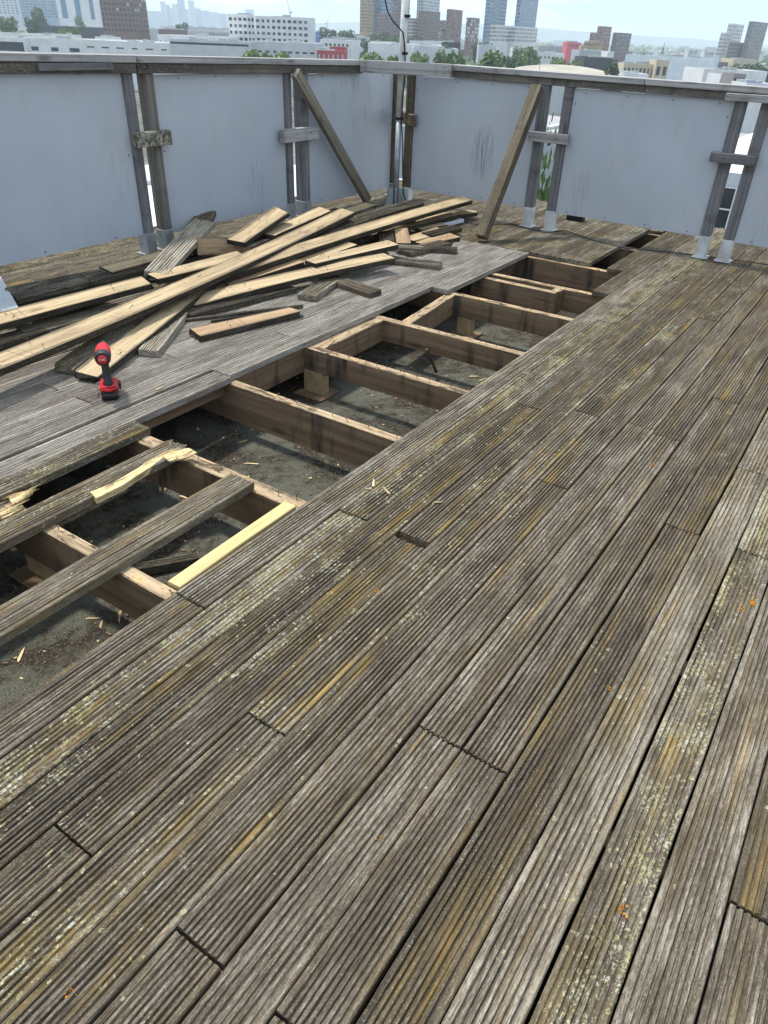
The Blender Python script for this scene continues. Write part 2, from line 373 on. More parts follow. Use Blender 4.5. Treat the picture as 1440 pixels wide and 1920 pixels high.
YR = 0.068
JOINTS = {4: [0.43, 3.45], 2: [0.43, 1.19, 4.05], 7: [0.43, 1.93], 3: [1.19, 3.40], -3: [1.18, 4.9], 9: [1.93, 4.9], 5: [2.64, 5.43], 1: [2.63, 4.9],
          6: [0.95, 3.42], 10: [1.19, 4.05], 8: [3.31, 6.3], 0: [3.31], -1: [2.63, 5.43], -2: [0.3, 3.31], -4: [2.63], -5: [1.93, 4.9]}
tones = {2: .46, 1: .41, 0: .60, -1: .50, -2: .48, -3: .45, 3: .44, 4: .47, 5: .42, 6: .40, 7: .44, 8: .40, 9: .47, 10: .52, 11: .45}
algae = {2: .6, 1: .8, 0: .6, -1: 1.0, 3: .45, 4: .45, 5: .5, 6: .7, 7: .7, 8: .8, 9: .9, 10: .6, -2: .45, -3: .4}
lich = {-1: .92, 0: .62, 1: .42, 7: .70, 6: .62, 9: .84, 10: .55, 2: .42, 3: .42, 8: .66, 4: .45, 5: .60}
LX0, LX1 = -0.9, 8.7
for k in range(-5, 13):
    xs = [LX0] + JOINTS.get(k, []) + [LX1]
    if k == 11: xs = [5.55, 7.3, LX1]
    if k == 12: xs = [6.28, LX1]
    for i, (a, b) in enumerate(zip(xs, xs[1:])):
        if k == 7 and i == 1: b -= 0.016
        if k == 7 and i == 2: a += 0.016
        l = lich.get(k, rnd.uniform(.3, .5)) + rnd.uniform(-.08, .08)
        if a > 4.5: l += 0.22
        dboard(a, b, YR + PITCH * k, M_DECK, col(tones.get(k, .45) + rnd.uniform(-.07, .07), algae.get(k, .45) + rnd.uniform(-.12, .12), l),
               8 if k % 3 else 7, 100 + k * 10 + i, wear=0.0022, gd=0.0085)
bm = bmesh.new()
for k in range(-16, -5):
    b2 = board_bm(LX1 - LX0, w=PITCH - .0065, grooves=7, gd=.0085, seed=300 + k, seg=.3); me = bpy.data.meshes.new('t')
    b2.transform(Matrix.Translation((LX0, YR + PITCH * k + PITCH / 2, 0))); b2.to_mesh(me); b2.free(); bm.from_mesh(me); bpy.data.meshes.remove(me)
tag(obj('board', bm, M_DECK, deck, color=col(.45, .6, .55)), kind='stuff')
YL = 2.60
LJ = {1: [2.63], 3: [1.95, 4.9], 5: [1.95, 4.05], 2: [3.31, 5.43], 4: [2.63], 6: [3.31], 7: [1.19, 4.9], 8: [2.63], 9: [4.05], 10: [1.93], 11: [3.31], 12: [4.9], 13: [2.63], 14: [4.05], 15: [1.93], 16: [3.31], 17: [4.9]}
for k in range(-4, 23):
    if k <= -1: segs = [(6.33, LX1)]
    elif k == 0: segs = [(4.82, 6.31), (6.33, LX1)]
    else:
        xs = [LX0] + LJ.get(k, []) + [6.32] + [LX1]
        if k > 8: xs = [LX0] + LJ.get(k, [])[:1] + [LX1]
        if k > 14: xs = [LX0, LX1]
        segs = list(zip(xs, xs[1:]))
    for i, (a, b) in enumerate(segs):
        fencey = k > 7 or a > 5.9
        c = col(0.52 + rnd.uniform(-.08, .08), rnd.uniform(0, .25), rnd.uniform(0, .2)) if not fencey else col(0.46 + rnd.uniform(-.08, .08), rnd.uniform(.4, .9), rnd.uniform(.55, .9))
        y = YL + PITCH * k
        if k == 1 and i == 0: y -= 0.022
        if k == 1 and i == 1: b = 6.30
        dboard(a, b, y, M_DECK if fencey else M_DECKL, c, 7 if fencey else 8, 600 + k * 10 + i, gd=0.0065 if fencey else 0.0095, wear=0.0008)
dboard(8.04, LX1, 1.90, M_DECK, col(.5, .5, .6), 7, 905)
# boards left in the opened strip
dboard(LX0, 1.965, 2.595, M_DECK, col(.5, .8, .8), 7, 901, 'mossy board with lichen edge along the opening', end_b=0.02)
dboard(LX0, 1.885, 1.862, M_DECK, col(.5, .5, .42), 7, 902, 'single grey board left spanning the opened bays', end_b=0.012)
dboard(LX0, 1.94, 2.300, M_DECK, col(.48, .6, .80), 7, 903, 'splintered board with its front edge torn away to pale wood', end_b=0.03)
dboard(LX0, 1.20, 2.452, M_DECK, col(.45, .6, .5), 7, 904, 'broken board ending in pale torn points', end_b=0.09)

def splinter_bm(pts, th=0.012, seed=0):
    """pts: list of (x, y0, y1) in world-aligned local space: ragged flat sliver of wood"""
    rr = random.Random(seed); bm = bmesh.new(); rows = []
    for x, y0, y1 in pts:
        ys = [y0 + (y1 - y0) * t / 4 for t in range(5)]
        top = [bm.verts.new((x + rr.uniform(-.006, .006), y, rr.uniform(-.002, .002) + 0.001)) for y in ys]
        bot = [bm.verts.new((x, y, -th)) for y in (y1, y0)]
        rows.append(top + bot)
    for a, b in zip(rows, rows[1:]):
        for j in range(7): bm.faces.new((a[j], a[(j + 1) % 7], b[(j + 1) % 7], b[j]))
    bm.faces.new(rows[0][::-1]); bm.faces.new(rows[-1])
    bmesh.ops.recalc_face_normals(bm, faces=list(bm.faces))
    return bm
# torn pale edge of the splintered board, and its two broken neighbours
def torn(back, front, z0, z1, th, seed, label):
    """a torn, sloping face of fresh wood: 'back' and 'front' are its two long edges (same number of points)"""
    rr = random.Random(seed); c = at(*back[0], z0); n = 40
    def along(P, t, z):
        u = t * (len(P) - 1); i = min(int(u), len(P) - 2); f = u - i
        return at(P[i][0] * (1 - f) + P[i + 1][0] * f, P[i][1] * (1 - f) + P[i + 1][1] * f, z) - c
    bm = bmesh.new(); rows = []; ew = 0.0; off = [rr.uniform(-.0018, .0018) for _ in range(9)]
    for i in range(n + 1):
        t = i / n; a_, b_ = along(back, t, z0), along(front, t, z1); a_ = a_.lerp(b_, .22); row = []
        off = [max(-.006, min(.006, o_ + rr.uniform(-.0003, .0003))) for o_ in off]
        ew = max(-.010, min(.004, ew + rr.uniform(-.0022, .0020))); b_ = b_ + Vector((0, ew, 0))
        for j in range(9): row.append(bm.verts.new(a_.lerp(b_, j / 8) + Vector((rr.uniform(-.0008, .0008), 0, off[j] if 0 < j < 8 else 0))))
        row += [bm.verts.new(b_ + Vector((0, .004, -th))), bm.verts.new(a_ + Vector((0, 0, -th)))]
        rows.append(row)
    for a_, b_ in zip(rows, rows[1:]):
        for j in range(11): bm.faces.new((a_[j], a_[(j + 1) % 11], b_[(j + 1) % 11], b_[j]))
    bm.faces.new(rows[0][::-1]); bm.faces.new(rows[-1])
    for q in range(14):
        t = rr.uniform(0, .97); p = along(back, t, z0).lerp(along(front, t, z1), rr.uniform(.1, 1.05)) + Vector((0, 0, .002)); L_ = rr.uniform(.02, .07)
        e_ = p + Vector((L_ * rr.choice((-1, 1, 1)), rr.uniform(-.008, .004), rr.uniform(0, .007)))
        tube(bm, [p, (p + e_) / 2 + Vector((0, 0, .001)), e_], [.0014, .0011, .0003], 4)
    bmesh.ops.recalc_face_normals(bm, faces=list(bm.faces))
    o = obj('split_edge', bm, M_SPLIT, deck, mat=Matrix.Translation(c)); o['label'] = label
torn([(166, 919), (205, 905), (250, 880), (300, 850), (318, 842)], [(181, 934), (228, 910), (284, 872), (314, 851), (328, 846)], 0.011, .003, 0.030, 1, 'pale torn edge along the front of the splintered board')
torn([(300, 852), (322, 843), (350, 838)], [(318, 864), (345, 857), (366, 847)], 0.012, .004, 0.010, 5, 'loose pale splinter standing off the end of the splintered board')
torn([(14, 928), (38, 919), (60, 916)], [(24, 946), (44, 935), (61, 918)], .008, -.004, .02, 2, 'pale torn point of the broken board')
torn([(-20, 966), (8, 952), (40, 944)], [(-20, 982), (18, 964), (43, 949)], .008, -.004, .02, 3, 'pale torn sliver beside the broken board')

# joists: (x front, thickness, y0, y1, z top, depth)
def jbm(L, th, dep, seed=0, seg=0.25):
    """beam along +x, top at z=0; top face uses the sun-bleached slot"""
    rr = random.Random(seed); bm = bmesh.new(); n = max(1, int(L / seg)); rows = []
    for i in range(n + 1):
        x = L * i / n; j = lambda a=0.0012: rr.uniform(-a, a)
        rows.append([bm.verts.new(p) for p in ((x, -th / 2 + j(), -dep + j()), (x, th / 2 + j(), -dep + j()), (x, th / 2 + j(), -0.004 + j()), (x, th / 2 - .004, j()), (x, -th / 2 + .004, j()), (x, -th / 2 + j(), -0.004 + j()))])
    for a, b in zip(rows, rows[1:]):
        for k in range(6):
            bm.faces.new((a[k], b[k], b[(k + 1) % 6], a[(k + 1) % 6])).material_index = 1 if k in (2, 3, 4) else 0
    bm.faces.new(rows[0]); bm.faces.new(rows[-1])
    bmesh.ops.recalc_face_normals(bm, faces=list(bm.faces))
    return bm
def beam(name, a, b, th, dep, seed, mats=None, roll=0.0):
    a, b = Vector(a), Vector(b)
    return obj(name, jbm((b - a).length, th, dep, seed), mats or [M_JOIST, M_JTOP], deck, mat=frame(a, b, roll=roll))
JZ = -0.0385
JX = [(0.43, .18), (1.20, .20), (1.905, .20), (2.645, .225), (3.335, .145), (4.075, .15), (4.905, .16), (5.60, .17), (6.335, .19), (7.25, .17), (8.06, .15), (8.6, .28)]
for i, (x, d) in enumerate(JX):
    beam('joist', (x, -2.1, JZ - (0.001 * (i % 2))), (x, 5.75, JZ), 0.075 if i == 2 else 0.055, d, 50 + i)
beam('joist', (5.455, 1.975, JZ - .002), (5.455, 5.2, JZ - .002), 0.055, .19, 71)
beam('noggin', (5.485, 2.0, JZ - 0.003), (5.570, 2.0, JZ - 0.003), 0.07, .18, 72)
beam('noggin', (3.364, 2.735, JZ - .004), (4.046, 2.745, JZ - .004), 0.16, .15, 73)
beam('noggin', (4.104, 2.52, JZ - .004), (4.875, 2.60, JZ - .004), 0.075, .15, 74)
beam('noggin', (2.674, 2.78, JZ - .004), (3.306, 2.79, JZ - .004), 0.05, .16, 75)
beam('noggin', (1.944, 2.80, JZ - .006), (2.616, 2.80, JZ - .006), 0.05, .075, 76)
beam('noggin', (5.630, 2.74, JZ - .004), (6.306, 2.74, JZ - .004), 0.05, .16, 77)
beam('batten', (1.235, 1.655, JZ + 0.012), (1.875, 1.665, JZ + 0.012), 0.062, 0.045, 78, [M_NEW, M_NEW])['label'] = 'new yellow batten fixed between two joists'
def post(x, y, m, w=0.13, t=0.075, ztop=-0.19):
    bm = bevelbox(-t / 2, t / 2, -w / 2, w / 2, -0.335, ztop, .003)
    o = obj('support_post', bm, m, deck, mat=Matrix.Translation((x, y, 0)))
    bm = bevelbox(-.1, .1, -.11, .11, -0.349, -.335, .004)
    obj('packer', bm, M_JOIST, o)
post(3.345, 2.70, M_POST, .15, .07, JZ - .147)
post(4.92, 2.47, M_POST, .12, .07, JZ - .163)
post(1.21, 2.46, M_POST, .12, .07, JZ - .203)
post(2.65, 4.1, M_JOIST, .12, .07, JZ - .23); post(1.21, 0.4, M_JOIST, .12, .07, JZ - .203)
# nails standing on the bared joists
nb = bmesh.new(); tube(nb, [Vector((0, 0, -.01)), Vector((0, 0, .022))], .0016, 5); tube(nb, [Vector((0, 0, .022)), Vector((0, 0, .0235))], .0042, 6)
nail_me = mesh_of('nail', nb, M_STEEL)
for x, ys in ((2.645, 8), (3.335, 14), (4.075, 14), (4.905, 11), (5.60, 10), (1.21, 5), (1.905, 9), (6.335, 5)):
    for q in range(ys):
        y = 1.66 + (q + rnd.uniform(-.25, .25)) * (1.0 / ys)
        if x < 2 and 1.84 < y < 2.02 or x < 2 and y > 2.28: continue
        link('nail', nail_me, deck, Matrix.Translation((x + rnd.uniform(-.018, .018), y, JZ)) @ Matrix.Rotation(rnd.uniform(-.5, .5), 4, 'X') @ Matrix.Rotation(rnd.uniform(-.4, .4), 4, 'Y'))

# ------------------------------------------------------------------ roof under the deck
bm = bmesh.new(); box(bm, -2.2, 8.9, -2.4, 5.95, GZ + .01, -0.35)
tag(obj('roof', bm, M_FELT), kind='structure')
def chip_me(seed, L, w, mat):
    rr = random.Random(seed); bm = bmesh.new()
    L *= 1.15; w *= .8; pts = [(-L / 2, rr.uniform(-.45, .0) * w, 0), (-L * rr.uniform(.25, .45), -w * .5, 0), (L * rr.uniform(.1, .4), -w * rr.uniform(.3, .5), 0), (L / 2, rr.uniform(-.3, .3) * w, 0), (L * rr.uniform(.1, .45), w * rr.uniform(.2, .5), 0), (-L * rr.uniform(.2, .48), w * .5, 0)]
    top = [bm.verts.new((x, y, w * rr.uniform(.12, .35))) for x, y, z in pts]; bot = [bm.verts.new((x, y, 0)) for x, y, z in pts]
    bm.faces.new(top); bm.faces.new(bot[::-1])
    for i in range(6): bm.faces.new((top[i], bot[i], bot[(i + 1) % 6], top[(i + 1) % 6]))
    bmesh.ops.recalc_face_normals(bm, faces=list(bm.faces))
    return mesh_of('wood_chip', bm, mat)
chips = [chip_me(i, rnd.uniform(.035, .085), rnd.uniform(.008, .017), [M_SPLIT, M_BARE2, M_BARE][i % 3]) for i in range(6)]
for i, (px, py) in enumerate([(40, 1228), (190, 1170), (175, 1160), (225, 1158), (300, 918), (312, 912), (348, 934), (285, 902), (730, 690), (740, 742), (722, 738), (905, 712), (890, 706), (645, 905), (455, 828), (470, 870), (820, 770)]):
    p = at(px, py, -0.348)
    o = link('wood_chip', chips[i % 6], None, Matrix.Translation(p) @ Matrix.Rotation(rnd.uniform(0, 6.28), 4, 'Z') @ Matrix.Rotation(rnd.uniform(-.1, .1), 4, 'X'))
    tag(o, 'small broken wood chip lying on the dark roof felt under the opened deck', 'wood chip', 'wood chips on the roof felt')
for i, (px, py) in enumerate([(822, 942), (700, 905), (692, 917), (724, 920), (300, 728), (545, 600), (985, 700)]):
    p = at(px, py, 0.003)
    o = link('wood_sliver', chips[(i + 2) % 6], None, Matrix.Translation(p) @ Matrix.Rotation(rnd.uniform(0, 6.28), 4, 'Z') @ Matrix.Scale(.75, 4))
    tag(o, 'thin pale wood sliver lying loose on the grooved deck boards', 'wood sliver', 'wood slivers on the deck boards')
bm = bmesh.new()
for i in range(2600):
    x = rnd.uniform(.7, 6.2); y = rnd.uniform(1.6, 2.95); s = rnd.uniform(.0015, .005) * (1.8 if rnd.random() < .08 else 1)
    if noise.noise(Vector((x * 3, y * 3, 0))) < -.15 and rnd.random() < .7: continue
    M = Matrix.Translation((x, y, -.349)) @ Matrix.Rotation(rnd.uniform(0, 6), 4, 'Z')
    box(bm, -s * rnd.uniform(.8, 2.6), s, -s * .6, s * .6, 0, s * .8, rnd.choice((0, 0, 0, 0, 0, 1, 1, 2)), M)
tag(obj('debris', bm, [M_JOIST, M_BARE2, M_SPLIT]), 'crumbs of wood and grit scattered over the roof felt', 'debris', kind='stuff')
# dark old offcut on the felt in the near bay
wr = random.Random(21)
def put_plank(name, label, A, B, w=0.131, th=0.040, bare_up=False, roll=0.0, mats=None, c=(.4, .3, .3, 1), seed=0, gro=7, cat='plank', bow=0.0, ea=.004, eb=.004, group=None, cup=0.0):
    if A.z > -.1: A = Vector((A.x, A.y, max(A.z, th + .002))); B = Vector((B.x, B.y, max(B.z, th + .002)))
    L = (B - A).length
    bm = board_bm(L, w, th, gro, gd=.0095 if gro > 3 else .004, seed=seed, end_a=ea, end_b=eb, bow=(-bow if bare_up else bow), mi_bare=1, cup=cup, seg=0.08, wear=.002, twist=wr.uniform(-.16, .16) if L > .5 else 0, sweep=wr.uniform(-.006, .006) * L)
    M = frame(A, B, roll=R(roll))
    if bare_up:
        M = M @ Matrix.Translation((0, 0, -th)) @ Matrix.Rotation(math.pi, 4, 'X')
    o = obj(name, bm, mats or [M_DARKW, M_BARE], None, mat=M, color=c)
    return tag(o, label, cat, group)
put_plank('timber_offcut', 'dark curved offcut lying on the roof felt beside the yellow batten', at(252, 1062, -.30), at(372, 1040, -.31), w=.05, th=.04, c=(.5, .2, .1, 1), seed=3, gro=3, cat='offcut')
bm = bmesh.new(); tube(bm, [at(800, 655, -.06), at(818, 697, -.33)], [.008, .011], 6)
tag(obj('steel_bar', bm, M_STEEL), 'dark steel bar leaning down beside the joist onto the roof felt', 'bar')

# ------------------------------------------------------------------ pile of lifted planks
PG = 'lifted deck planks heaped on the deck'
P = [
 # name, label, pxA, zA, pxB, zB, width, bare, roll, mats, colour, bow
 ('longest bare plank lying uppermost across the heap, running off the left edge of the photo', (-60, 700), .17, (652, 394), .24, .15, 1, 7, 0, (.3, .1, .1), -.03),
 ('bare plank running from the left edge to a dark notched end against the longest plank', (-70, 615), .12, (278, 524), .15, .15, 1, 7, 0, (.3, .1, .1), 0),
 ('short run of bare plank tucked under the longest plank just past the notched end', (284, 519), .15, (455, 476), .16, .14, 1, 6, 0, (.3, .1, .1), 0),
 ('long bare plank rising to an angled right tip, high on the right of the heap', (405, 515), .13, (877, 371), .20, .145, 1, 8, 0, (.3, .1, .1), 0.015),
 ('bare plank with a sunlit right end across the front of the heap, above the deck', (355, 565), .065, (731, 479), .12, .145, 1, 7, 0, (.3, .1, .1), 0.012),
 ('bare plank whose cut end lies on the deck right behind the drill', (160, 703), .045, (440, 486), .12, .14, 1, 3, 0, (.3, .1, .1), 0),
 ('mossy grooved plank with its end on the deck, left of the plank behind the drill', (122, 689), .045, (300, 560), .09, .14, 0, 4, 2, (.5, .5, .6), 0),
 ('grey grooved plank end poking out beneath the right side of the plank behind the drill', (278, 660), .03, (335, 585), .04, .115, 0, 0, 2, (.75, .2, .5), 0),
 ('short bare plank with a splintered right end lying alone on the silvered deck', (362, 627), .031, (560, 581), .031, .14, 1, 0, 1, (.3, .1, .1), 0),
 ('rough grooved plank leaning up with its top end against the light panel', (292, 510), .16, (385, 412), .25, .17, 0, 6, 2, (.72, .3, .75), 0),
 ('stubby grooved plank standing up behind the rough leaning plank', (340, 470), .12, (388, 393), .24, .16, 0, 2, 2, (.45, .4, .7), 0),
 ('bare plank at the back of the heap, passing behind the rough leaning plank', (198, 505), .11, (460, 436), .13, .15, 1, 6, 0, (.3, .1, .1), 0),
 ('wet black grooved plank at the far left of the heap by the light panel', (20, 550), .08, (172, 516), .09, .16, 0, 12, 0, (.52, .15, .2), 0),
 ('black grooved plank behind the bare planks, end to end with the far left one', (160, 519), .095, (300, 488), .10, .15, 0, 10, 0, (.50, .1, .1), 0),
 ('bare plank tilted steeply up with a ragged top end near the second pair of posts', (442, 452), .22, (531, 391), .33, .16, 1, 6, 0, (.3, .1, .1), 0),
 ('bare plank at the back lying parallel behind the top end of the longest plank', (500, 440), .20, (610, 391), .25, .14, 1, 5, 0, (.3, .1, .1), 0),
 ('bare plank end showing in front of the foot of the left brace', (620, 407), .10, (696, 382), .10, .14, 1, 5, 0, (.3, .1, .1), 0),
 ('long dark grooved plank running up behind the plank with the angled tip', (540, 446), .12, (785, 376), .17, .15, 0, 6, 0, (.46, .2, .3), 0),
 ('bare plank at the far right end of the heap with a square cut end', (760, 411), .075, (890, 395), .075, .14, 1, 6, 0, (.3, .1, .1), 0),
 ('thin plank sloping from under the angled tip plank to a dark right end', (690, 438), .09, (853, 400), .09, .10, 1, 5, 1, (.3, .1, .1), 0),
 ('olive plank end resting on the white plastic board at the right of the heap', (782, 428), .05, (832, 418), .05, .13, 1, 6, 2, (.3, .1, .1), 0),
 ('bare short plank right of the upturned stub, upper of two at the right', (765, 449), .055, (830, 430), .055, .14, 1, 6, 0, (.3, .1, .1), 0),
 ('bare short plank low on the right of the heap, lower of two at the right', (785, 458), .032, (853, 442), .032, .14, 1, 4, 1, (.3, .1, .1), 0),
 ('dark grooved plank lying flat along the lower right of the heap', (735, 460), .032, (858, 468), .032, .10, 0, 0, 0, (.45, .2, .2), 0),
 ('brown weathered short plank stacked on the dark grooved plank at lower right', (742, 460), .062, (794, 464), .062, .09, 0, 0, 0, (.7, .5, .2), 0),
 ('dark grooved plank end pointing right below the sunlit bare end', (722, 482), .04, (829, 497), .032, .12, 0, 3, 0, (.55, .3, .3), 0),
 ('short bare plank with a grey sawn end lying on top of the front bare plank', (581, 491), .15, (738, 454), .15, .12, 1, 5, 0, (.3, .1, .1), 0),
 ('short grooved plank end sticking out towards the camera under the front bare plank', (574, 556), .032, (625, 520), .04, .14, 0, 0, 2, (.6, .3, .5), 0),
 ('short grey grooved plank lying right of the grooved end, partly under the front plank', (610, 517), .032, (705, 549), .031, .13, 0, 0, 2, (.42, .2, .2), 0),
 ('shaded plank under the crossing, showing a patch of bare wood', (370, 545), .06, (503, 491), .09, .14, 1, 6, 0, (.3, .1, .1), 0),
 ('dark plank deep in the middle of the heap between the two long bare ones', (440, 527), .06, (600, 468), .10, .14, 1, 5, 1, (.3, .1, .1), 0),
 ('brown underside of a plank showing just beneath the angled tip plank', (560, 492), .085, (660, 455), .12, .12, 1, 5, 0, (.3, .1, .1), 0),
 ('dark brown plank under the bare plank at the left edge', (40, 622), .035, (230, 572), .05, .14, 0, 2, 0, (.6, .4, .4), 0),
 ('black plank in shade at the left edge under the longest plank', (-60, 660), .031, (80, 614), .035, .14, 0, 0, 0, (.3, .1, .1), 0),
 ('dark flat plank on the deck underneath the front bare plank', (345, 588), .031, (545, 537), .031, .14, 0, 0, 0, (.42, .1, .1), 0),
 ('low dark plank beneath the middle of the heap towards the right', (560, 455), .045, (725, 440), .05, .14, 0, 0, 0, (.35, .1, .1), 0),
]
P += [
 ('dark scrap plank filling the back of the heap beneath the tilted ragged plank', (470, 470), .10, (560, 432), .13, .14, 0, 3, 0, (.42, .3, .3), 0),
 ('dark scrap plank at the back right, just in front of the mast foot', (650, 402), .08, (745, 388), .10, .14, 0, 4, 0, (.5, .3, .4), 0),
 ('bare scrap under the right part of the plank with the angled tip', (640, 440), .10, (770, 408), .12, .14, 1, 5, 1, (.3, .1, .1), 0),
 ('dark scrap plank with lichen crossing under the short sawn plank', (600, 500), .06, (720, 470), .08, .14, 0, 3, 0, (.4, .3, .4), 0),
 ('black short scrap pointing at the right brace', (800, 438), .07, (858, 424), .07, .12, 0, 3, 0, (.35, .2, .2), 0),
 ('weathered scrap beneath the two short bare planks at the right', (758, 470), .043, (838, 452), .043, .15, 0, 0, 2, (.4, .4, .4), 0),
 ('dark plank lying along the back left under the rough leaning plank', (250, 520), .05, (400, 470), .06, .14, 0, 2, 0, (.4, .2, .2), 0),
 ('dark plank low under the long bare planks left of the crossing', (180, 600), .045, (350, 540), .05, .14, 0, 2, 0, (.4, .2, .2), 0),
 ('grey grooved scrap at the far right tip of the heap by the cable', (806, 404), .05, (868, 390), .05, .13, 0, 2, 2, (.6, .4, .5), 0),
]
P += [
 ('dark plank end showing behind the notched bare plank at the left of the heap', (60, 588), .06, (190, 545), .07, .14, 0, 4, 0, (.46, .3, .3), 0),
 ('bare plank half hidden behind the tilted ragged plank at the back', (400, 462), .12, (520, 424), .16, .14, 1, 6, 0, (.3, .1, .1), 0),
 ('dark broken plank at the rear of the heap near the second pair of posts', (560, 418), .12, (640, 392), .13, .14, 0, 5, 0, (.5, .3, .4), 0),
 ('dark plank beneath the right end of the longest plank', (580, 440), .14, (680, 408), .16, .14, 0, 5, 0, (.44, .3, .3), 0),
 ('shadowed bare plank under the left part of the angled tip plank', (420, 530), .07, (560, 486), .10, .14, 1, 6, 1, (.3, .1, .1), 0),
]
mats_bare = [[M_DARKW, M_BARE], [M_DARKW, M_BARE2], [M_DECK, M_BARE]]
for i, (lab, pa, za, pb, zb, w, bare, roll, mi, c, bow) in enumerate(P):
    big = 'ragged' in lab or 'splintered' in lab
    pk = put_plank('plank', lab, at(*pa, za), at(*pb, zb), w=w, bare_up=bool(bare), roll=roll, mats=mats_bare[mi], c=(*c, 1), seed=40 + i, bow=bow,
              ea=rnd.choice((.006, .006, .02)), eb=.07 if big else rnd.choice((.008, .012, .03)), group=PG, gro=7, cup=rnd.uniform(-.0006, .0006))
    if bare:
        ln = (at(*pb, zb) - at(*pa, za)).length; q = rnd.uniform(.15, .45)
        while q < ln - .05:
            for yy in (-.035, .03): link('nail', nail_me, pk, Matrix.Translation((q + rnd.uniform(-.012, .012), yy + rnd.uniform(-.008, .008), -.040)) @ Matrix.Rotation(math.pi + rnd.uniform(-.9, .9), 4, 'X') @ Matrix.Rotation(rnd.uniform(-.8, .8), 4, 'Y'))
            q += .69
# plank on edge, and the upturned stub
A, B = at(369, 462, .16), at(470, 462, .15)
put_plank('plank', 'plank standing on its edge showing its brown face in the middle of the heap', A, B, w=.135, bare_up=True, roll=78, mats=[M_DARKW, M_BARE2], c=(.4, .1, .1, 1), seed=90, group=PG)
put_plank('plank', 'stub of bare plank tipped up on end at the right of the heap', at(757, 456, .05), at(751, 427, .12), w=.13, bare_up=True, roll=0, mats=[M_DARKW, M_BARE2], c=(.3, .1, .1, 1), seed=91, group=PG)
put_plank('plank', 'black grooved stub beside the upturned bare stub', at(727, 458, .06), at(722, 432, .115), w=.135, bare_up=False, roll=0, mats=[M_DARKW, M_BARE2], c=(.3, .1, .1, 1), seed=92, group=PG)
put_plank('batten', 'long thin dark strip of wood lying on the deck behind the lone short plank', at(325, 601, .02), at(568, 571, .025), w=.022, th=.018, c=(.35, .1, .1, 1), seed=93, gro=1, cat='strip')
put_plank('batten', 'second thin dark strip with a pale broken tip beside the first', at(395, 601, .014), at(556, 578, .015), w=.02, th=.014, c=(.3, .1, .1, 1), seed=94, gro=1, cat='strip', eb=.03)
bm = bevelbox(0, .42, -.09, .09, 0, .035, .004)
tag(obj('plastic_board', bm, M_FOAM, mat=frame(at(808, 425, .001), at(884, 409, .001))), 'white plastic board lying on the deck at the right end of the plank heap', 'board')
# ribbed strip at the left edge
bm = board_bm(.85, .11, .02, 6, gd=.003)
o = obj('aluminium_strip', bm, [M_STRIP, M_STRIP], mat=frame(at(25, 592, .075), at(-30, 490, .10)))
tag(o, 'light grey ribbed metal strip lying at the left edge of the photo', 'metal strip')

# lichen crusts growing on the boards
M_LI = [simple('pale_lichen', (.37, .35, .23), .95, .1, 0, .25, 300, .4), simple('grey_lichen', (.42, .42, .37), .95, .1, 0, .25, 300, .4), simple('orange_lichen', (.55, .22, .012), .95, .1, 0, .45, 260, .4)]
bm = bmesh.new(); lr = random.Random(11)
def rosette(p, r, mi):
    n = 11; ph = lr.uniform(0, 6); hole = lr.random() < .45
    out = []; mid = []; inn = []
    for k in range(n):
        a_ = ph + 2 * math.pi * k / n; q = r * lr.uniform(.72, 1.15)
        out.append(bm.verts.new(p + Vector((q * math.cos(a_), q * math.sin(a_), -.001))))
        mid.append(bm.verts.new(p + Vector((q * .72 * math.cos(a_), q * .72 * math.sin(a_), lr.uniform(.0004, .0012)))))
        inn.append(bm.verts.new(p + Vector((q * .36 * math.cos(a_), q * .36 * math.sin(a_), -.001 if hole else lr.uniform(.0002, .0008)))))
    for k in range(n):
        j = (k + 1) % n
        bm.faces.new((out[k], out[j], mid[j], mid[k])).material_index = mi; bm.faces.new((mid[k], mid[j], inn[j], inn[k])).material_index = mi
    if not hole: bm.faces.new(inn).material_index = mi
for px, py, n in [(708, 1107, 5), (1258, 628, 9), (1412, 1130, 12), (1140, 1292, 6), (712, 1572, 2), (1225, 870, 5), (133, 1862, 4), (1390, 1140, 5), (1160, 690, 3), (1168, 1710, 4)]:
    c_ = at(px, py, 0)
    for _ in range(n * 2): rosette(c_ + Vector((lr.gauss(0, .008), lr.gauss(0, .005), .0002)), lr.uniform(.001, .0034), 2)
bmesh.ops.recalc_face_normals(bm, faces=list(bm.faces))
tag(obj('lichen', bm, M_LI), 'small orange lichen crusts dotted over the old boards', 'lichen', kind='stuff')

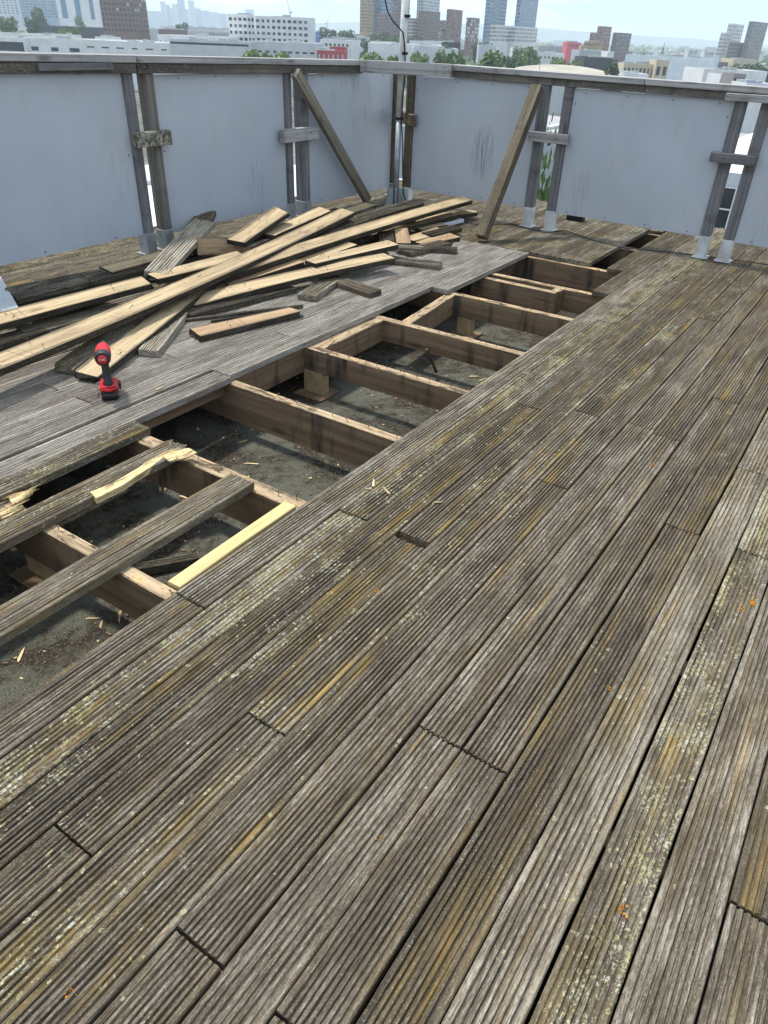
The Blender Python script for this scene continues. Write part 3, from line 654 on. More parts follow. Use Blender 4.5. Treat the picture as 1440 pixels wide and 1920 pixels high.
# ------------------------------------------------------------------ fences
def zl(x): return 1.418 - 0.0135 * (x - 3.1)
fl = thing('screen_fence', 'left timber fence with blue grey panels and a brace leaning towards the corner', 'fence', (4.2, 5.1, 0))
fr = thing('screen_fence', 'right timber fence with pale panels and open gaps between paired posts', 'fence', (7.27, 2.0, 0))
def part(parent, name, bm, m, smooth=False):
    o = obj(name, bm, m, None, smooth)
    o.parent = parent; o.matrix_parent_inverse = Matrix.Translation(-Vector(parent.location))
    return o
def fbox(parent, name, m, x0, x1, y0, y1, z0, z1, r=.003):
    c = Vector(((x0 + x1) / 2, (y0 + y1) / 2, (z0 + z1) / 2))
    bm = bevelbox(x0 - c.x, x1 - c.x, y0 - c.y, y1 - c.y, z0 - c.z, z1 - c.z, r)
    # timber grain runs along local x: long axis of the piece
    d = (x1 - x0, y1 - y0, z1 - z0); k = d.index(max(d))
    Rm = Matrix.Identity(4) if k == 0 else (Matrix.Rotation(R(90), 4, 'Z') if k == 1 else Matrix.Rotation(R(-90), 4, 'Y'))
    if name != 'panel': bm.transform(Rm.inverted())
    else: Rm = Matrix.Identity(4)
    o = obj(name, bm, m); o.parent = parent
    o.matrix_local = Matrix.Translation(c - Vector(parent.location)) @ Rm
    return o
def shoe(parent, x, y, w=.10, d=.10, h=.175, slots=False):
    bm = bevelbox(-w / 2, w / 2, -d / 2, d / 2, 0.006, h, .003)
    b2 = bevelbox(-w / 2 - .022, w / 2 + .022, -d / 2 - .02, d / 2 + .02, 0.0, .006, .002)
    me = bpy.data.meshes.new('t'); b2.to_mesh(me); b2.free(); bm.from_mesh(me)
    return obj('post_shoe', bm, M_SHOEG if parent is fl else M_SHOE, parent, mat=Matrix.Translation(Vector((x, y, .001)) - Vector(parent.location)))
def screw(parent, p, ax):
    bm = bmesh.new(); v = Vector(ax)
    tube(bm, [Vector((0, 0, 0)), v * .004], .0055, 8)
    o = obj('screw', bm, M_STEEL); o.parent = parent; o.matrix_local = Matrix.Translation(Vector(p) - Vector(parent.location))
# left fence: posts in pairs along x
YF = 5.06
for (x0, x1, mm) in ((1.72, 1.80, M_GREY), (1.93, 2.01, M_GREY), (4.04, 4.12, M_GREY), (4.235, 4.315, M_GREYB), (5.845, 5.925, M_GREY), (6.065, 6.17, M_GREY), (7.69, 7.78, M_BRACE2)):
    y0 = YF - (.04 if x0 > 7 else 0)
    fbox(fl, 'post', mm, x0, x1, y0 - .05, y0 + .05, .12, zl(x0) - .10)
    shoe(fl, (x0 + x1) / 2, y0, x1 - x0 + .014, .112, .165 - .01 * (x0 - 4) * .9)
for (x0, x1) in ((-0.6, 1.715), (2.015, 4.035), (4.32, 5.84), (6.175, 7.685)):
    zb = .16 - .0175 * ((x0 + x1) / 2 - 3.0)
    y = YF - .022
    o = fbox(fl, 'panel', M_PANEL, x0, x1, y, y + .012, zb, zl((x0 + x1) / 2) - .115, .001); o.color = (0, 0, 0, 1)
    for q in range(3):
        for z in (zb + .03, zl(x0) - .15):
            if x0 > 0: screw(fl, (x0 + .04 + (x1 - x0 - .08) * (q + rnd.uniform(.25, .75)) / 3, y, z + rnd.uniform(-.01, .01)), (0, -1, 0))
    for z in (.75,):
        if x0 > 0: screw(fl, (x0 + .035, y, z), (0, -1, 0)); screw(fl, (x1 - .035, y, z), (0, -1, 0))
for x0, x1 in ((-.6, 2.2), (2.2, 4.15), (4.155, 7.05)):
    za, zb2 = zl(x0), zl(x1)
    for nm, m, dz0, dz1, yy0, yy1 in (('capping', M_CAP, -.047, 0, YF - .085, YF + .075), ('rail', M_RAIL, -.115, -.049, YF - .072, YF + .05)):
        L = x1 - x0; bm = bevelbox(0, L - .003, 0, yy1 - yy0, dz0, dz1, .003)
        o = obj(nm, bm, m); o.parent = fl; M = frame(Vector((x0, yy0, za)), Vector((x1, yy0, zb2))); M.translation -= fl.location; o.matrix_local = M
for (x0, x1, y0, zc, mm) in ((4.035, 4.375, YF - .052, .855, M_LBLOCK), (5.73, 6.25, YF - .052, .765, M_CAP), (7.42, 7.80, 4.708, .83, None)):
    if mm is None: continue
    h = .052 if mm is not M_CAP else .056
    fbox(fl, 'spacer_block', mm, x0, x1, y0 - .06, y0, zc - h, zc + h, .004)
    for q in (.35, .75): screw(fl, (x0 + (x1 - x0) * q, y0 - .06, zc + .01), (0, -1, 0))
A, B = Vector((7.635, 4.965, 0)), Vector((7.25, 4.475, 0))
bm = bevelbox(0, (B - A).length, -.03, .03, .795, .905, .004)
o = obj('spacer_block', bm, M_BRACE2); o.parent = fl; M = frame(A, B); M.translation -= fl.location; o.matrix_local = M
# patch board on the left rail
fbox(fl, 'patch_board', M_GREY, 3.33, 3.92, YF - .098, YF - .0735, zl(3.6) - .095, zl(3.6) - .052)
def brace(parent, a, b, w, t, m, roll=0):
    a, b = Vector(a), Vector(b); L = (b - a).length
    bm = bevelbox(0, L, -w / 2, w / 2, -t / 2, t / 2, .004)
    o = obj('brace', bm, m); o.parent = parent; M = frame(a, b, roll=R(roll)); M.translation -= Vector(parent.location); o.matrix_local = M
brace(fl, (5.90, YF - .125, 1.275), (7.08, YF - .135, .03), .055, .10, M_BRACE)
# right fence: posts in pairs along y (face x slightly skewed)
def xf(y): return 7.255 + .035 * (y - 2.0)
def zr(y): return 1.347 + .0068 * (y - 1.16)
for (y0, y1) in ((4.535, 4.625), (3.035, 3.12), (2.79, 2.875), (1.285, 1.37), (1.085, 1.17), (-.62, -.535), (-.82, -.735)):
    x = xf(y0)
    fbox(fr, 'post', M_BRACE2 if y0 > 4 else M_GREY, x - .035, x + .055, y0, y1, .15, zr(y0) - .10)
    shoe(fr, x + .01, (y0 + y1) / 2, .10, .094, .185)
for (y0, y1) in ((3.125, 4.53), (1.375, 2.785), (-.53, 1.08), (-2.4, -.825)):
    x = xf((y0 + y1) / 2); L = y1 - y0
    bm = bevelbox(0, .012, -L / 2, L / 2, .172, zr(y0) - .108, .001)
    o = obj('panel', bm, M_PANEL, color=((.42, .62, 1, 1) if y0 > 3 else (.74, .35, .35, 1) if y0 > 1 else (0, 0, 0, 1))); o.parent = fr
    o.matrix_local = Matrix.Translation(Vector((x - .012, (y0 + y1) / 2, 0)) - Vector(fr.location)) @ Matrix.Rotation(-math.atan(.035), 4, 'Z')
    for q in range(4):
        for z in (.20, zr(y0) - .14): screw(fr, (x + .035 * ((y0 + L * (q + .3) / 3.6) - (y0 + y1) / 2) - .013, y0 + L * (q + .3) / 3.6, z), (-1, 0, 0))
    for z in (1.12,): screw(fr, (xf(y0) - .013, y0 + .03, z), (-1, 0, 0)); screw(fr, (xf(y1) - .013, y1 - .03, z), (-1, 0, 0))
for y0, y1 in ((4.08, 2.13), (2.127, 0.65), (.647, -2.4)):
    for nm, m, dz0, dz1, w0, w1 in (('capping', M_CAP, -.047, 0, -.085, .09), ('rail', M_RAIL2, -.108, -.049, -.065, .05)):
        A, B = Vector((xf(y0), y0, zr(y0))), Vector((xf(y1), y1, zr(y1))); L = (B - A).length
        bm = bevelbox(0, L - .003, -w1, -w0, dz0, dz1, .003)
        o = obj(nm, bm, m); o.parent = fr; M = frame(A, B); M.translation -= fr.location
        # frame y axis points away from camera (+x); shift so the piece straddles the posts
        o.matrix_local = M @ Matrix.Translation((0, 0, 0))
for pts in ([(1222, 252), (1230, 285), (1236, 320), (1243, 360)], [(1282, 300), (1277, 330), (1272, 352), (1266, 380)]):
    for a_, b_ in zip(pts, pts[1:]):
        P_ = []
        for q in (a_, b_):
            r_ = ray(*q); x_ = xf(2.08) - .0135; P_.append(Vector((x_, r_.y * x_ / r_.x, EYE + r_.z * x_ / r_.x)))
        bm = bmesh.new(); tube(bm, [Vector((0, 0, 0)), (P_[1] - P_[0]) * .8], [.002, .0012], 5); o = obj('scuff', bm, M_BLACK, fr, mat=Matrix.Translation(P_[0] - fr.location))
# short upper rail repeating the joint at the right
fbox(fr, 'patch_board', M_CAP, xf(.9) - .115, xf(.9) - .087, -.2, 1.44, zr(1.0) - .105, zr(1.0) - .052)
# corner board hiding the joint of the two rails
A, B = Vector((6.95, 4.955, 0)), Vector((7.215, 4.05, 0))
bm = bevelbox(0, (B - A).length, -.02, .02, 1.262, 1.372, .004)
o = obj('corner_board', bm, M_CAP); o.parent = fr; M = frame(A, B); M.translation -= fr.location; o.matrix_local = M
for q in (.05, .93):
    for z in (1.29, 1.345): screw(fr, A.lerp(B, q) + Vector((-.02, -.008, z)), (-1, -.3, 0))
for (y0, y1, z0, z1) in ((2.745, 3.15, .787, .872), (1.075, 1.445, .787, .862)):
    x = xf(y0) - .036
    fbox(fr, 'spacer_block', M_CAP if y0 > 2 else M_GREY, x - .06, x, y0, y1, z0, z1, .004)
    for q in (.25, .7): screw(fr, (x - .06, y0 + (y1 - y0) * q, (z0 + z1) / 2), (-1, 0, 0))
brace(fr, (7.125, 3.085, 1.235), (6.345, 3.115, .045), .10, .095, M_BRACE2)
bm = bevelbox(-.05, .05, -.09, .09, 0, .075, .006)
tag(obj('rubber_block', bm, M_BLACK, mat=Matrix.Translation(at(1079, 413, 0.002))), 'small black block on the deck under the light panel', 'block')

# mast in the corner
BX = at(741, 389); BX.z = 0
mast = thing('antenna_mast', 'tall galvanised pole standing in the corner of the roof with a black cable', 'mast', tuple(BX))
def mp(px, py):   # point in the vertical plane of the mast facing the camera
    n = Vector((BX.x, BX.y, 0)).normalized(); r = ray(px, py); t = Vector((BX.x, BX.y, 0)).dot(n) / r.dot(n)
    return Vector((r.x * t, r.y * t, EYE + r.z * t)) - BX
bm = bmesh.new(); tube(bm, [Vector((0, 0, .01)), mp(748, 222)], .030, 16); obj('lower_tube', bm, M_GALV, mast, True)
bm = bmesh.new(); p0, p1 = mp(748, 228), mp(763, -60); tube(bm, [p0, p1], .036, 16); obj('upper_tube', bm, M_ALU, mast, True)
bm = bmesh.new()
tube(bm, [Vector((0, 0, .006)), Vector((0, 0, .02))], .12, 14)
for k in range(4):
    a = k * math.pi / 2 + .6; box(bm, .02, .10, -.005, .005, .01, .2, 0, Matrix.Rotation(a, 4, 'Z') @ Matrix.Shear('XY', 4, (0, 0)))
obj('base_plate', bm, M_GALV, mast)
for py in (222, 100, 30):
    p = mp(749 + (225 - py) * .066, py); bm = bmesh.new(); tube(bm, [p - Vector((0, 0, .012)), p + Vector((0, 0, .012))], .041, 16); obj('clamp', bm, M_BLACK, mast)
back = -Vector((BX.x, BX.y, 0)).normalized() * .045
cp = [(720, -60), (722, 0), (727, 22), (737, 40), (748, 52), (756, 62), (759, 90), (760, 130), (757, 165), (754, 195), (753, 230), (755, 270), (755, 320), (756, 362), (761, 374)]
bm = bmesh.new(); tube(bm, [mp(*q) + back for q in cp], .0065, 6); obj('cable', bm, M_BLACK, mast, True)
cb = [(770, 388), (815, 404), (850, 410), (893, 421), (960, 420), (1020, 436), (1060, 432), (1110, 450), (1173, 465), (1260, 473), (1343, 483), (1400, 490), (1450, 498)]
bm = bmesh.new(); tube(bm, [at(x, y, .006) for x, y in cb], .0045, 6)
tag(obj('cable', bm, M_BLACK, None, True), 'thin dark cable trailing across the deck along the far fence', 'cable')

# ------------------------------------------------------------------ impact driver
dp = at(208, 744); ang = math.atan2(FW.y, FW.x)
dr = thing('cordless_drill', 'red and black cordless drill standing upright on its battery on the silvered deck', 'drill', (dp.x, dp.y, .002), ang + R(18)); dr.scale = (1.1, 1.1, 1.1)
def rbox(x0, x1, y0, y1, z0, z1, r, seg=3): return bevelbox(x0, x1, y0, y1, z0, z1, r, seg)
# local x = nose direction
def dpart(name, bm, m, smooth=True): return obj(name, bm, m, dr, smooth)
bt = dpart('battery', rbox(-.048, .062, -.038, .038, 0, .042, .006), M_TOOL)
dpart('foot', rbox(-.052, .066, -.041, .041, .042, .068, .009), M_RED)
bm = bmesh.new()
for sx, z, x, wx, wy in ():
    pass
secs = [(.066, -.006, .034, .026), (.078, -.004, .024, .020), (.11, .002, .022, .0175), (.15, .012, .022, .0175), (.178, .02, .026, .019)]
rings = []
for z, x, a, b in secs:
    rings.append([bm.verts.new((x + a * math.cos(t * math.pi / 6), b * math.sin(t * math.pi / 6), z)) for t in range(12)])
for r0, r1 in zip(rings, rings[1:]):
    for k in range(12): bm.faces.new((r0[k], r0[(k + 1) % 12], r1[(k + 1) % 12], r1[k]))
bm.faces.new(rings[0][::-1]); bm.faces.new(rings[-1]); dpart('grip', bm, M_TOOL)
def lathe(profile, n=20, z=.205):
    bm = bmesh.new(); rings = []
    for x, r in profile: rings.append([bm.verts.new((x, r * math.cos(2 * math.pi * k / n), z + r * math.sin(2 * math.pi * k / n))) for k in range(n)])
    for a, b in zip(rings, rings[1:]):
        for k in range(n): bm.faces.new((a[k], a[(k + 1) % n], b[(k + 1) % n], b[k]))
    bm.faces.new(rings[0]); bm.faces.new(rings[-1][::-1]); bmesh.ops.recalc_face_normals(bm, faces=list(bm.faces))
    return bm
body = dpart('body', lathe([(-.045, .030), (-.035, .032), (.015, .0335), (.045, .034), (.075, .030), (.095, .024), (.108, .019)]), M_RED)
obj('rear_ring', lathe([(-.062, .022), (-.062, .031), (-.040, .0355), (-.022, .0355), (-.018, .0325)]), M_TOOL, body, False)
obj('rear_cap', lathe([(-.066, .003), (-.0655, .0215), (-.058, .0225)]), M_RED, body, True)
obj('chuck', lathe([(.106, .0165), (.120, .0155), (.122, .012), (.140, .011), (.146, .006)]), M_CHROME, dr, True)
bm = rbox(.020, .034, -.008, .008, .130, .168, .004, 2); obj('trigger', bm, M_RED, dr, True)
bm = rbox(.005, .05, -.052, -.042, .03, .058, .003, 1); obj('belt_clip', bm, M_TOOL, dr)
bm = bmesh.new()
tube(bm, [Vector((.05, .041, .052)), Vector((.05, .056, .05)), Vector((.045, .058, .012)), Vector((.0, .058, .012))], .0025, 6); obj('hook', bm, M_CHROME, dr, True)
bm = rbox(-.057, -.050, -.014, .014, .048, .060, .002, 1); obj('release_latch', bm, M_RED, dr)
for sy in (-1, 1):
    bm = bmesh.new()
    for k in range(4): box(bm, -.012 + k * .009, -.008 + k * .009, sy * .0315, sy * .0345, .196, .214)
    obj('vent', bm, M_TOOL, body)
bm = rbox(-.046, .058, -.0388, .0388, .020, .027, .001, 1); obj('seam', bm, M_RED, bt)
# FUEL lettering on the cap
cu = bpy.data.curves.new('lettering', 'FONT'); cu.body = 'FUEL'; cu.size = .0135; cu.align_x = 'CENTER'; cu.align_y = 'CENTER'; cu.extrude = .0004
cu.materials.append(M_LETTER)
tmp = bpy.data.objects.new('tmp', cu); COL.objects.link(tmp)
dg = bpy.context.evaluated_depsgraph_get(); me = bpy.data.meshes.new_from_object(tmp.evaluated_get(dg)); bpy.data.objects.remove(tmp)
if not me.materials: me.materials.append(M_LETTER)
lt = link('lettering', me, body, Matrix.Translation((-.0668, 0, .206)) @ Matrix(((0, 0, -1, 0), (-1, 0, 0, 0), (0, 1, 0, 0), (0, 0, 0, 1))))

# ------------------------------------------------------------------ the city below
CM = {}
def cmat(key, c, rough=.8, var=.1, scale=.25):
    if key not in CM: CM[key] = simple('wall_' + key, c, rough, .25, 0, var, scale)
    return CM[key]
WHT = cmat('white_render', (.62, .63, .63)); GRY = cmat('grey_cladding', (.34, .36, .38)); LGR = cmat('pale_grey_cladding', (.46, .49, .51))
BRN = cmat('brown_brick', (.19, .14, .12)); RBR = cmat('red_brick', (.27, .15, .12)); TAN = cmat('tan_brick', (.36, .27, .15)); CRM = cmat('cream_stone', (.50, .44, .33))
PUR = cmat('purple_brick', (.18, .135, .14)); BLU = cmat('blue_glass', (.12, .20, .32), .3); DKB = cmat('dark_cladding', (.045, .05, .06)); PNK = cmat('pink_panels', (.55, .11, .14))
GRN = cmat('green_panels', (.10, .22, .16)); SLB = cmat('slate_blue_cladding', (.24, .32, .41)); RFW = cmat('pale_roof', (.56, .56, .54)); RFG = cmat('grey_roof', (.30, .30, .30))
RFC = cmat('cream_roof', (.33, .305, .25), .85, .25, .08); GBK = cmat('grey_brick', (.22, .205, .20)); BLS = cmat('blue_sheet', (.10, .20, .42)); RED = cmat('red_sheet', (.35, .08, .08))
def glass(name, c, r=.12):
    t = NT(name); n = t.noise(t.coord((1, 1, 1), 90.0), .3, 2); cc = t.ramp(n, (.35, tuple(x * .5 for x in c)), (.65, c)); return t.fin(cc, r, .6)
GL1 = glass('dark_window_glass', (.035, .042, .05)); GL2 = glass('blue_window_glass', (.06, .12, .20)); GL3 = glass('pale_window_glass', (.22, .25, .28), .3)
ub = bmesh.new(); box(ub, -.5, .5, -.5, .5, -.5, .5)
UW = {}
for m in (GL1, GL2, GL3, WHT, DKB, BLU, TAN, LGR):
    b2 = ub.copy(); UW[m] = mesh_of('window', b2, m)
def bld(name, label, cat, xs, py, D, th=0, wall=WHT, top=RFG, win=None, dep=None, group=None, para=.6):
    """xs = picture columns of the left end, the near corner and the right end of the two faces seen; py = roof height at the corner"""
    xl, xc, xr = xs; C = far(xc, py, D); zt = C.z; C.z = 0; a_ = R(th) + (math.atan2(C.dot(RT), C.dot(FW)) if th else 0)
    r0 = C.dot(RT); f0 = C.dot(FW)
    def k(x): q = ray(x, py); return q.dot(RT) / q.dot(FW)
    la = (r0 - k(xl) * f0) / (math.cos(a_) + k(xl) * math.sin(a_))
    if th == 0 or xr <= xc: lb = dep or 12.0
    else: lb = (k(xr) * f0 - r0) / (math.sin(a_) - k(xr) * math.cos(a_))
    if lb <= 0 or lb > 200: lb = dep or 15.0
    if dep: lb = dep if th == 0 else lb
    dl = -RT * math.cos(a_) + FW * math.sin(a_); dr_ = RT * math.sin(a_) + FW * math.cos(a_)
    o = thing(name, label, cat, tuple(C + (dl * la + dr_ * lb) / 2 + Vector((0, 0, GZ))), 0, group)
    base = Vector(o.location)
    def P(u, v, z): return C + dl * u + dr_ * v + Vector((0, 0, z)) - base
    bm = bmesh.new()
    def cube(u0, u1, v0, v1, z0, z1, mi, mt):
        v = [bm.verts.new(P(u, vv, z)) for u in (u0, u1) for vv in (v0, v1) for z in (z0, z1)]
        for f in ((0, 1, 3, 2), (4, 6, 7, 5), (0, 4, 5, 1), (2, 3, 7, 6), (0, 2, 6, 4), (1, 5, 7, 3)):
            bm.faces.new([v[i] for i in f]).material_index = mt if f == (1, 5, 7, 3) else mi
    cube(0, la, 0, lb, GZ, zt - para, 0, 1)
    if para:
        e = .4
        for u0, u1, v0, v1 in ((0, la, 0, e), (0, la, lb - e, lb), (0, e, e, lb - e), (la - e, la, e, lb - e)): cube(u0, u1, v0, v1, zt - para, zt, 0, 0)
    bmesh.ops.recalc_face_normals(bm, faces=list(bm.faces))
    obj('wall', bm, [wall, top], o)
    # roof plant
    if la > 9 and para and py > -5:
        rr = random.Random(label)
        for _ in range(rr.randint(2, 6) if zt < 3 else 2):
            u = rr.uniform(.1, .75) * la; v = rr.uniform(.15, .7) * lb; sz = rr.uniform(1.5, 4)
            bm = bmesh.new(); cube(u, min(la - .6, u + sz * 1.6), v, min(lb - .6, v + sz), zt - para - .1, zt + rr.uniform(.2, 1.0), 0, 0)
            bmesh.ops.recalc_face_normals(bm, faces=list(bm.faces)); obj('roof_plant', bm, [GRY, GRY], o)
    if win:
        fh, nl, nr, fw, fhh, yb, mats = win
        zb = far(xc, yb, D).z; n = 0; rest = bmesh.new(); rr = random.Random(label)
        nrows = max(1, int((zt - para - .5 - zb) / fh))
        for r_ in range(nrows):
            zc = zt - para - fh * (r_ + .55)
            for face, cnt, Ln, d, nv in (('l', nl, la, dl, -RT * math.sin(a_) - FW * math.cos(a_)), ('r', nr, lb, dr_, RT * math.cos(a_) - FW * math.sin(a_))):
                for c_ in range(cnt):
                    u = Ln * (c_ + .5) / cnt; w_ = Ln / cnt * fw * rr.choice((1, 1, .72)); h_ = fh * fhh
                    if isinstance(mats, tuple): m = rr.choice(mats)
                    else: m = mats
                    p = C + d * u + Vector((0, 0, zc)) - base + nv * .03
                    M = Matrix((d, nv, Vector((0, 0, 1)))).transposed().to_4x4() @ Matrix.Diagonal((w_, .16, h_, 1)); M.translation = p
                    if n < 96: link('window', UW[m], o, M)
                    else: box(rest, -.5, .5, -.5, .5, -.5, .5, 0, M)
                    n += 1
        if n > 96:
            bmesh.ops.recalc_face_normals(rest, faces=list(rest.faces)); tag(obj('window', rest, mats[0] if isinstance(mats, tuple) else mats, o), kind='stuff')
        else: rest.free()
    return o
G = (GL1, GL1, GL2); G2 = (GL2, GL2, GL3); G3 = (GL3, GL1)
bld('office_block', 'pale blue office block at the top left corner behind round trees', 'building', (-40, 29, 31), -12, 1500, 0, LGR, RFG, (3.6, 9, 0, .6, .5, 30, G2), 30)
bld('office_block', 'grey blue office block with a gridded front beside the pale corner block', 'building', (31, 99, 100), -22, 1300, 0, SLB, RFG, (3.6, 14, 0, .62, .55, 36, G2), 30)
bld('office_block', 'white office block with three tall strips of blue glass left of the brown tower', 'building', (99, 178, 179), -30, 1050, 0, WHT, RFG, (36, 3, 0, .40, .82, 26, BLU), 25)
bld('tower_block', 'tall brown brick tower at the top left with rows of balconies', 'tower', (178, 243, 267), -50, 600, 22, BRN, RFG, (3.0, 9, 5, .5, .5, 72, (GL1, GL1, GL1, LGR)), 15)
for i, (a, b, y, lab) in enumerate([(268, 300, 21, 'low hazy block right of the brown tower in the far blue skyline'), (300, 308, 3, 'slim hazy tower, first of the far blue skyline'), (311, 316, 9, 'short slim hazy tower in the far blue skyline'),
        (317, 322, 15, 'small hazy tower left of the tallest one in the far skyline'), (322, 331, 7, 'hazy tower touching the left side of the tallest far one'), (331, 343, -6, 'tallest hazy tower of the far blue skyline'),
        (345, 351, 17, 'little hazy block between the two tallest far towers'), (352, 362, 1, 'dark blue hazy tower right of the tallest far one'), (363, 374, 16, 'squat hazy block right of the dark blue far tower'),
        (376, 391, 20, 'wide hazy block towards the right of the far skyline'), (393, 408, 23, 'low hazy block at the right end of the far skyline'), (409, 424, 26, 'lowest hazy block beside the white flats'), (459, 474, 18, 'hazy block showing above the white flats')]):
    bld('skyscraper', lab, 'skyscraper', (a, b, b + 2), y, 4600 + 60 * i, 12, [SLB, GRY, BLU][i % 3], RFG, None, 30, 'hazy towers of the far skyline', 0)
bld('apartment_block', 'white apartment block with dark windows, left half of the white pair', 'building', (427, 463, 476), 27, 470, 25, WHT, RFG, (3.0, 4, 2, .62, .45, 85, G), 12)
bld('apartment_block', 'white apartment block with green end wall, right half of the white pair', 'building', (478, 578, 591), 33, 490, 25, WHT, RFG, (3.0, 10, 0, .6, .45, 85, G), 12)
def shed(label, x0, x1, py, D, dep=25, wall=LGR, top=RFW, win=None, th=0, xr=None, name='warehouse', cat='warehouse', para=.5):
    return bld(name, label, cat, (x0, x1, xr if xr is not None else x1 + 1), py, D, th, wall, top, win, dep, None, para)
# left foreground sheds and flat roofs, far to near
shed('long dark shed with a pale roof in front of the brown tower', 72, 184, 52, 760, 45, DKB, RFC)
shed('broad pale roofed shed running right from the brown tower', 275, 430, 60, 700, 60, LGR, RFW)
shed('small brown brick block beside the foot of the brown tower', 297, 338, 56, 600, 20, BRN, RFG, name='building', cat='building')
shed('pale flat roofed factory at the left edge above the fence', -30, 100, 66, 470, 40, WHT, RFC)
shed('white box shaped hall in the middle of the low roofs at left', 96, 134, 66, 455, 14, WHT, RFW)
shed('white plant room box in front of the brown tower', 178, 212, 70, 440, 12, WHT, RFW)
shed('small white plant room to the right of the brown tower front', 240, 273, 76, 430, 10, WHT, RFW)
shed('white block with dark window bands at the left above the fence', 44, 155, 74, 400, 30, WHT, RFC, (7, 3, 0, .5, .22, 96, GL1))
shed('navy fronted white building at the far left edge above the fence', -30, 43, 71, 395, 30, WHT, RFC, (5.5, 1, 0, .95, .65, 86, DKB))
shed('long white warehouse with a wide plain wall left of the white flats', 296, 428, 70, 440, 30, WHT, RFW, (5, 14, 0, .45, .25, 80, GL1))
shed('grey blue warehouse with a dark eaves line below the white flats', 318, 466, 79, 385, 40, LGR, RFG, (1.5, 1, 0, .99, .5, 82, DKB))
shed('pale warehouse strip along the top of the left fence', 155, 320, 81, 390, 35, WHT, RFW, (4, 6, 0, .5, .12, 92, GL1))
shed('grey warehouse wall right below the green ended flats', 466, 592, 82, 395, 35, LGR, RFW, (6, 9, 0, .6, .12, 94, GL1))
shed('low red building with a row of white columns by the left fence top', 594, 647, 96, 330, 12, RED, RFW, (3, 6, 0, .3, .6, 108, LGR))
shed('dark red upper block behind the low red building', 618, 648, 89, 350, 12, RED, RFG)
o = shed('little blue gabled shed right of the green ended flats', 591, 608, 60, 900, 30, BLS, BLS)
shed('pale grey roofed shed with skylights in the middle distance', 640, 690, 70, 800, 60, LGR, RFW)
shed('white roofed shed behind the round dark tree', 655, 740, 80, 600, 60, WHT, RFC)
shed('long white industrial roof left of the mast', 690, 830, 86, 520, 45, WHT, RFW)
shed('long pale industrial roof right of the mast', 775, 860, 92, 470, 40, LGR, RFC)
shed('black cubic building in the green belt right of the mast', 830, 864, 80, 540, 20, DKB, RFG)
shed('pale terrace in the trees under the tall blue towers', 898, 930, 86, 620, 18, LGR, RFW)
shed('long pale roof in the distance between the brown tower and the white flats', 330, 425, 53, 900, 60, LGR, RFW)
shed('narrow white roof behind the broad pale shed right of the brown tower', 300, 360, 50, 1000, 50, WHT, RFW)
shed('grey roofed works left of the white flats', 392, 428, 62, 620, 40, GRY, RFW, (4, 6, 0, .5, .3, 70, GL1))
shed('white terrace of low units right of the green ended flats', 600, 655, 76, 560, 25, WHT, RFW, (4, 7, 0, .5, .35, 84, GL1))
shed('grey gabled works between the green ended flats and the round dark tree', 618, 662, 72, 640, 30, GRY, RFG)
shed('brown brick terrace in front of the tan tower', 664, 705, 66, 840, 20, BRN, RFG, (3, 8, 0, .5, .45, 72, GL3))
shed('long white roof under the balconied block right of the mast', 768, 832, 78, 700, 40, WHT, RFC)
shed('white canopy roof in the trees below the right tall tower', 965, 1008, 92, 520, 20, WHT, RFW)
shed('small yellow fronted shop beside the pink panelled building', 1091, 1102, 86, 700, 12, TAN, RFG, name='building', cat='building')
shed('white flat roofs among trees in front of the pink building', 1003, 1058, 101, 520, 25, WHT, RFW, (3, 7, 0, .5, .3, 108, GL1))
shed('brown terrace on the far right beneath the pale stepped tower', 1340, 1366, 117, 620, 15, BRN, RFG, (3, 5, 0, .5, .5, 124, GL3))
shed('small pale block on the skyline above the huge warehouse', 1292, 1308, 94, 1000, 14, LGR, RFG, (3, 4, 0, .5, .5, 102, GL1), name='building', cat='building')
shed('second small block on the skyline above the huge warehouse', 1322, 1340, 97, 1050, 14, LGR, RFG, (3, 4, 0, .5, .5, 104, GL1), name='building', cat='building')
# centre towers
bld('tower_block', 'tan tower with pale fins, leftmost of the central towers', 'tower', (676, 690, 703), -60, 1000, 30, TAN, RFG, (3.1, 4, 4, .5, .55, 62, (GL1, GL1, GL3)), 20)
bld('tower_block', 'blue glass tower right of the tan tower', 'tower', (702, 716, 740), -70, 1020, 25, BLU, RFG, (3.4, 3, 5, .8, .6, 62, G2), 20)
bld('tower_block', 'dark brick block in front of the blue glass tower', 'building', (707, 722, 738), 25, 930, 30, PUR, RFG, (3.1, 5, 5, .5, .5, 64, GL1), 20)
bld('tower_block', 'purple brick tower just left of the mast', 'tower', (738, 752, 771), -50, 960, 30, PUR, RFG, (3.1, 4, 6, .5, .5, 64, (GL1, GL3)), 20)
bld('tower_block', 'pale tower just right of the mast with stepped top', 'tower', (783, 796, 826), -14, 1050, 25, LGR, RFG, (3.2, 4, 8, .5, .6, 50, G), 20)
bld('tower_block', 'low balconied block at the foot of the pale tower right of the mast', 'building', (766, 774, 784), 34, 900, 30, BRN, RFG, (3.0, 2, 3, .9, .4, 72, LGR), 20)
bld('tower_block', 'brown brick block in front of the pale stepped tower', 'building', (785, 799, 826), 20, 900, 25, BRN, RFG, (3.0, 4, 8, .5, .5, 76, GL1), 18)
bld('tower_block', 'grey balconied block between the brown and the red gridded tower', 'building', (824, 831, 840), 38, 880, 30, GBK, RFG, (3.0, 2, 3, .8, .4, 80, (LGR, GL1)), 18)
bld('tower_block', 'red brick tower with a pale grid in the middle of the skyline', 'tower', (838, 846, 868), 17, 850, 22, RBR, RFG, (3.1, 4, 9, .55, .6, 78, (GL3, GL1)), 18)
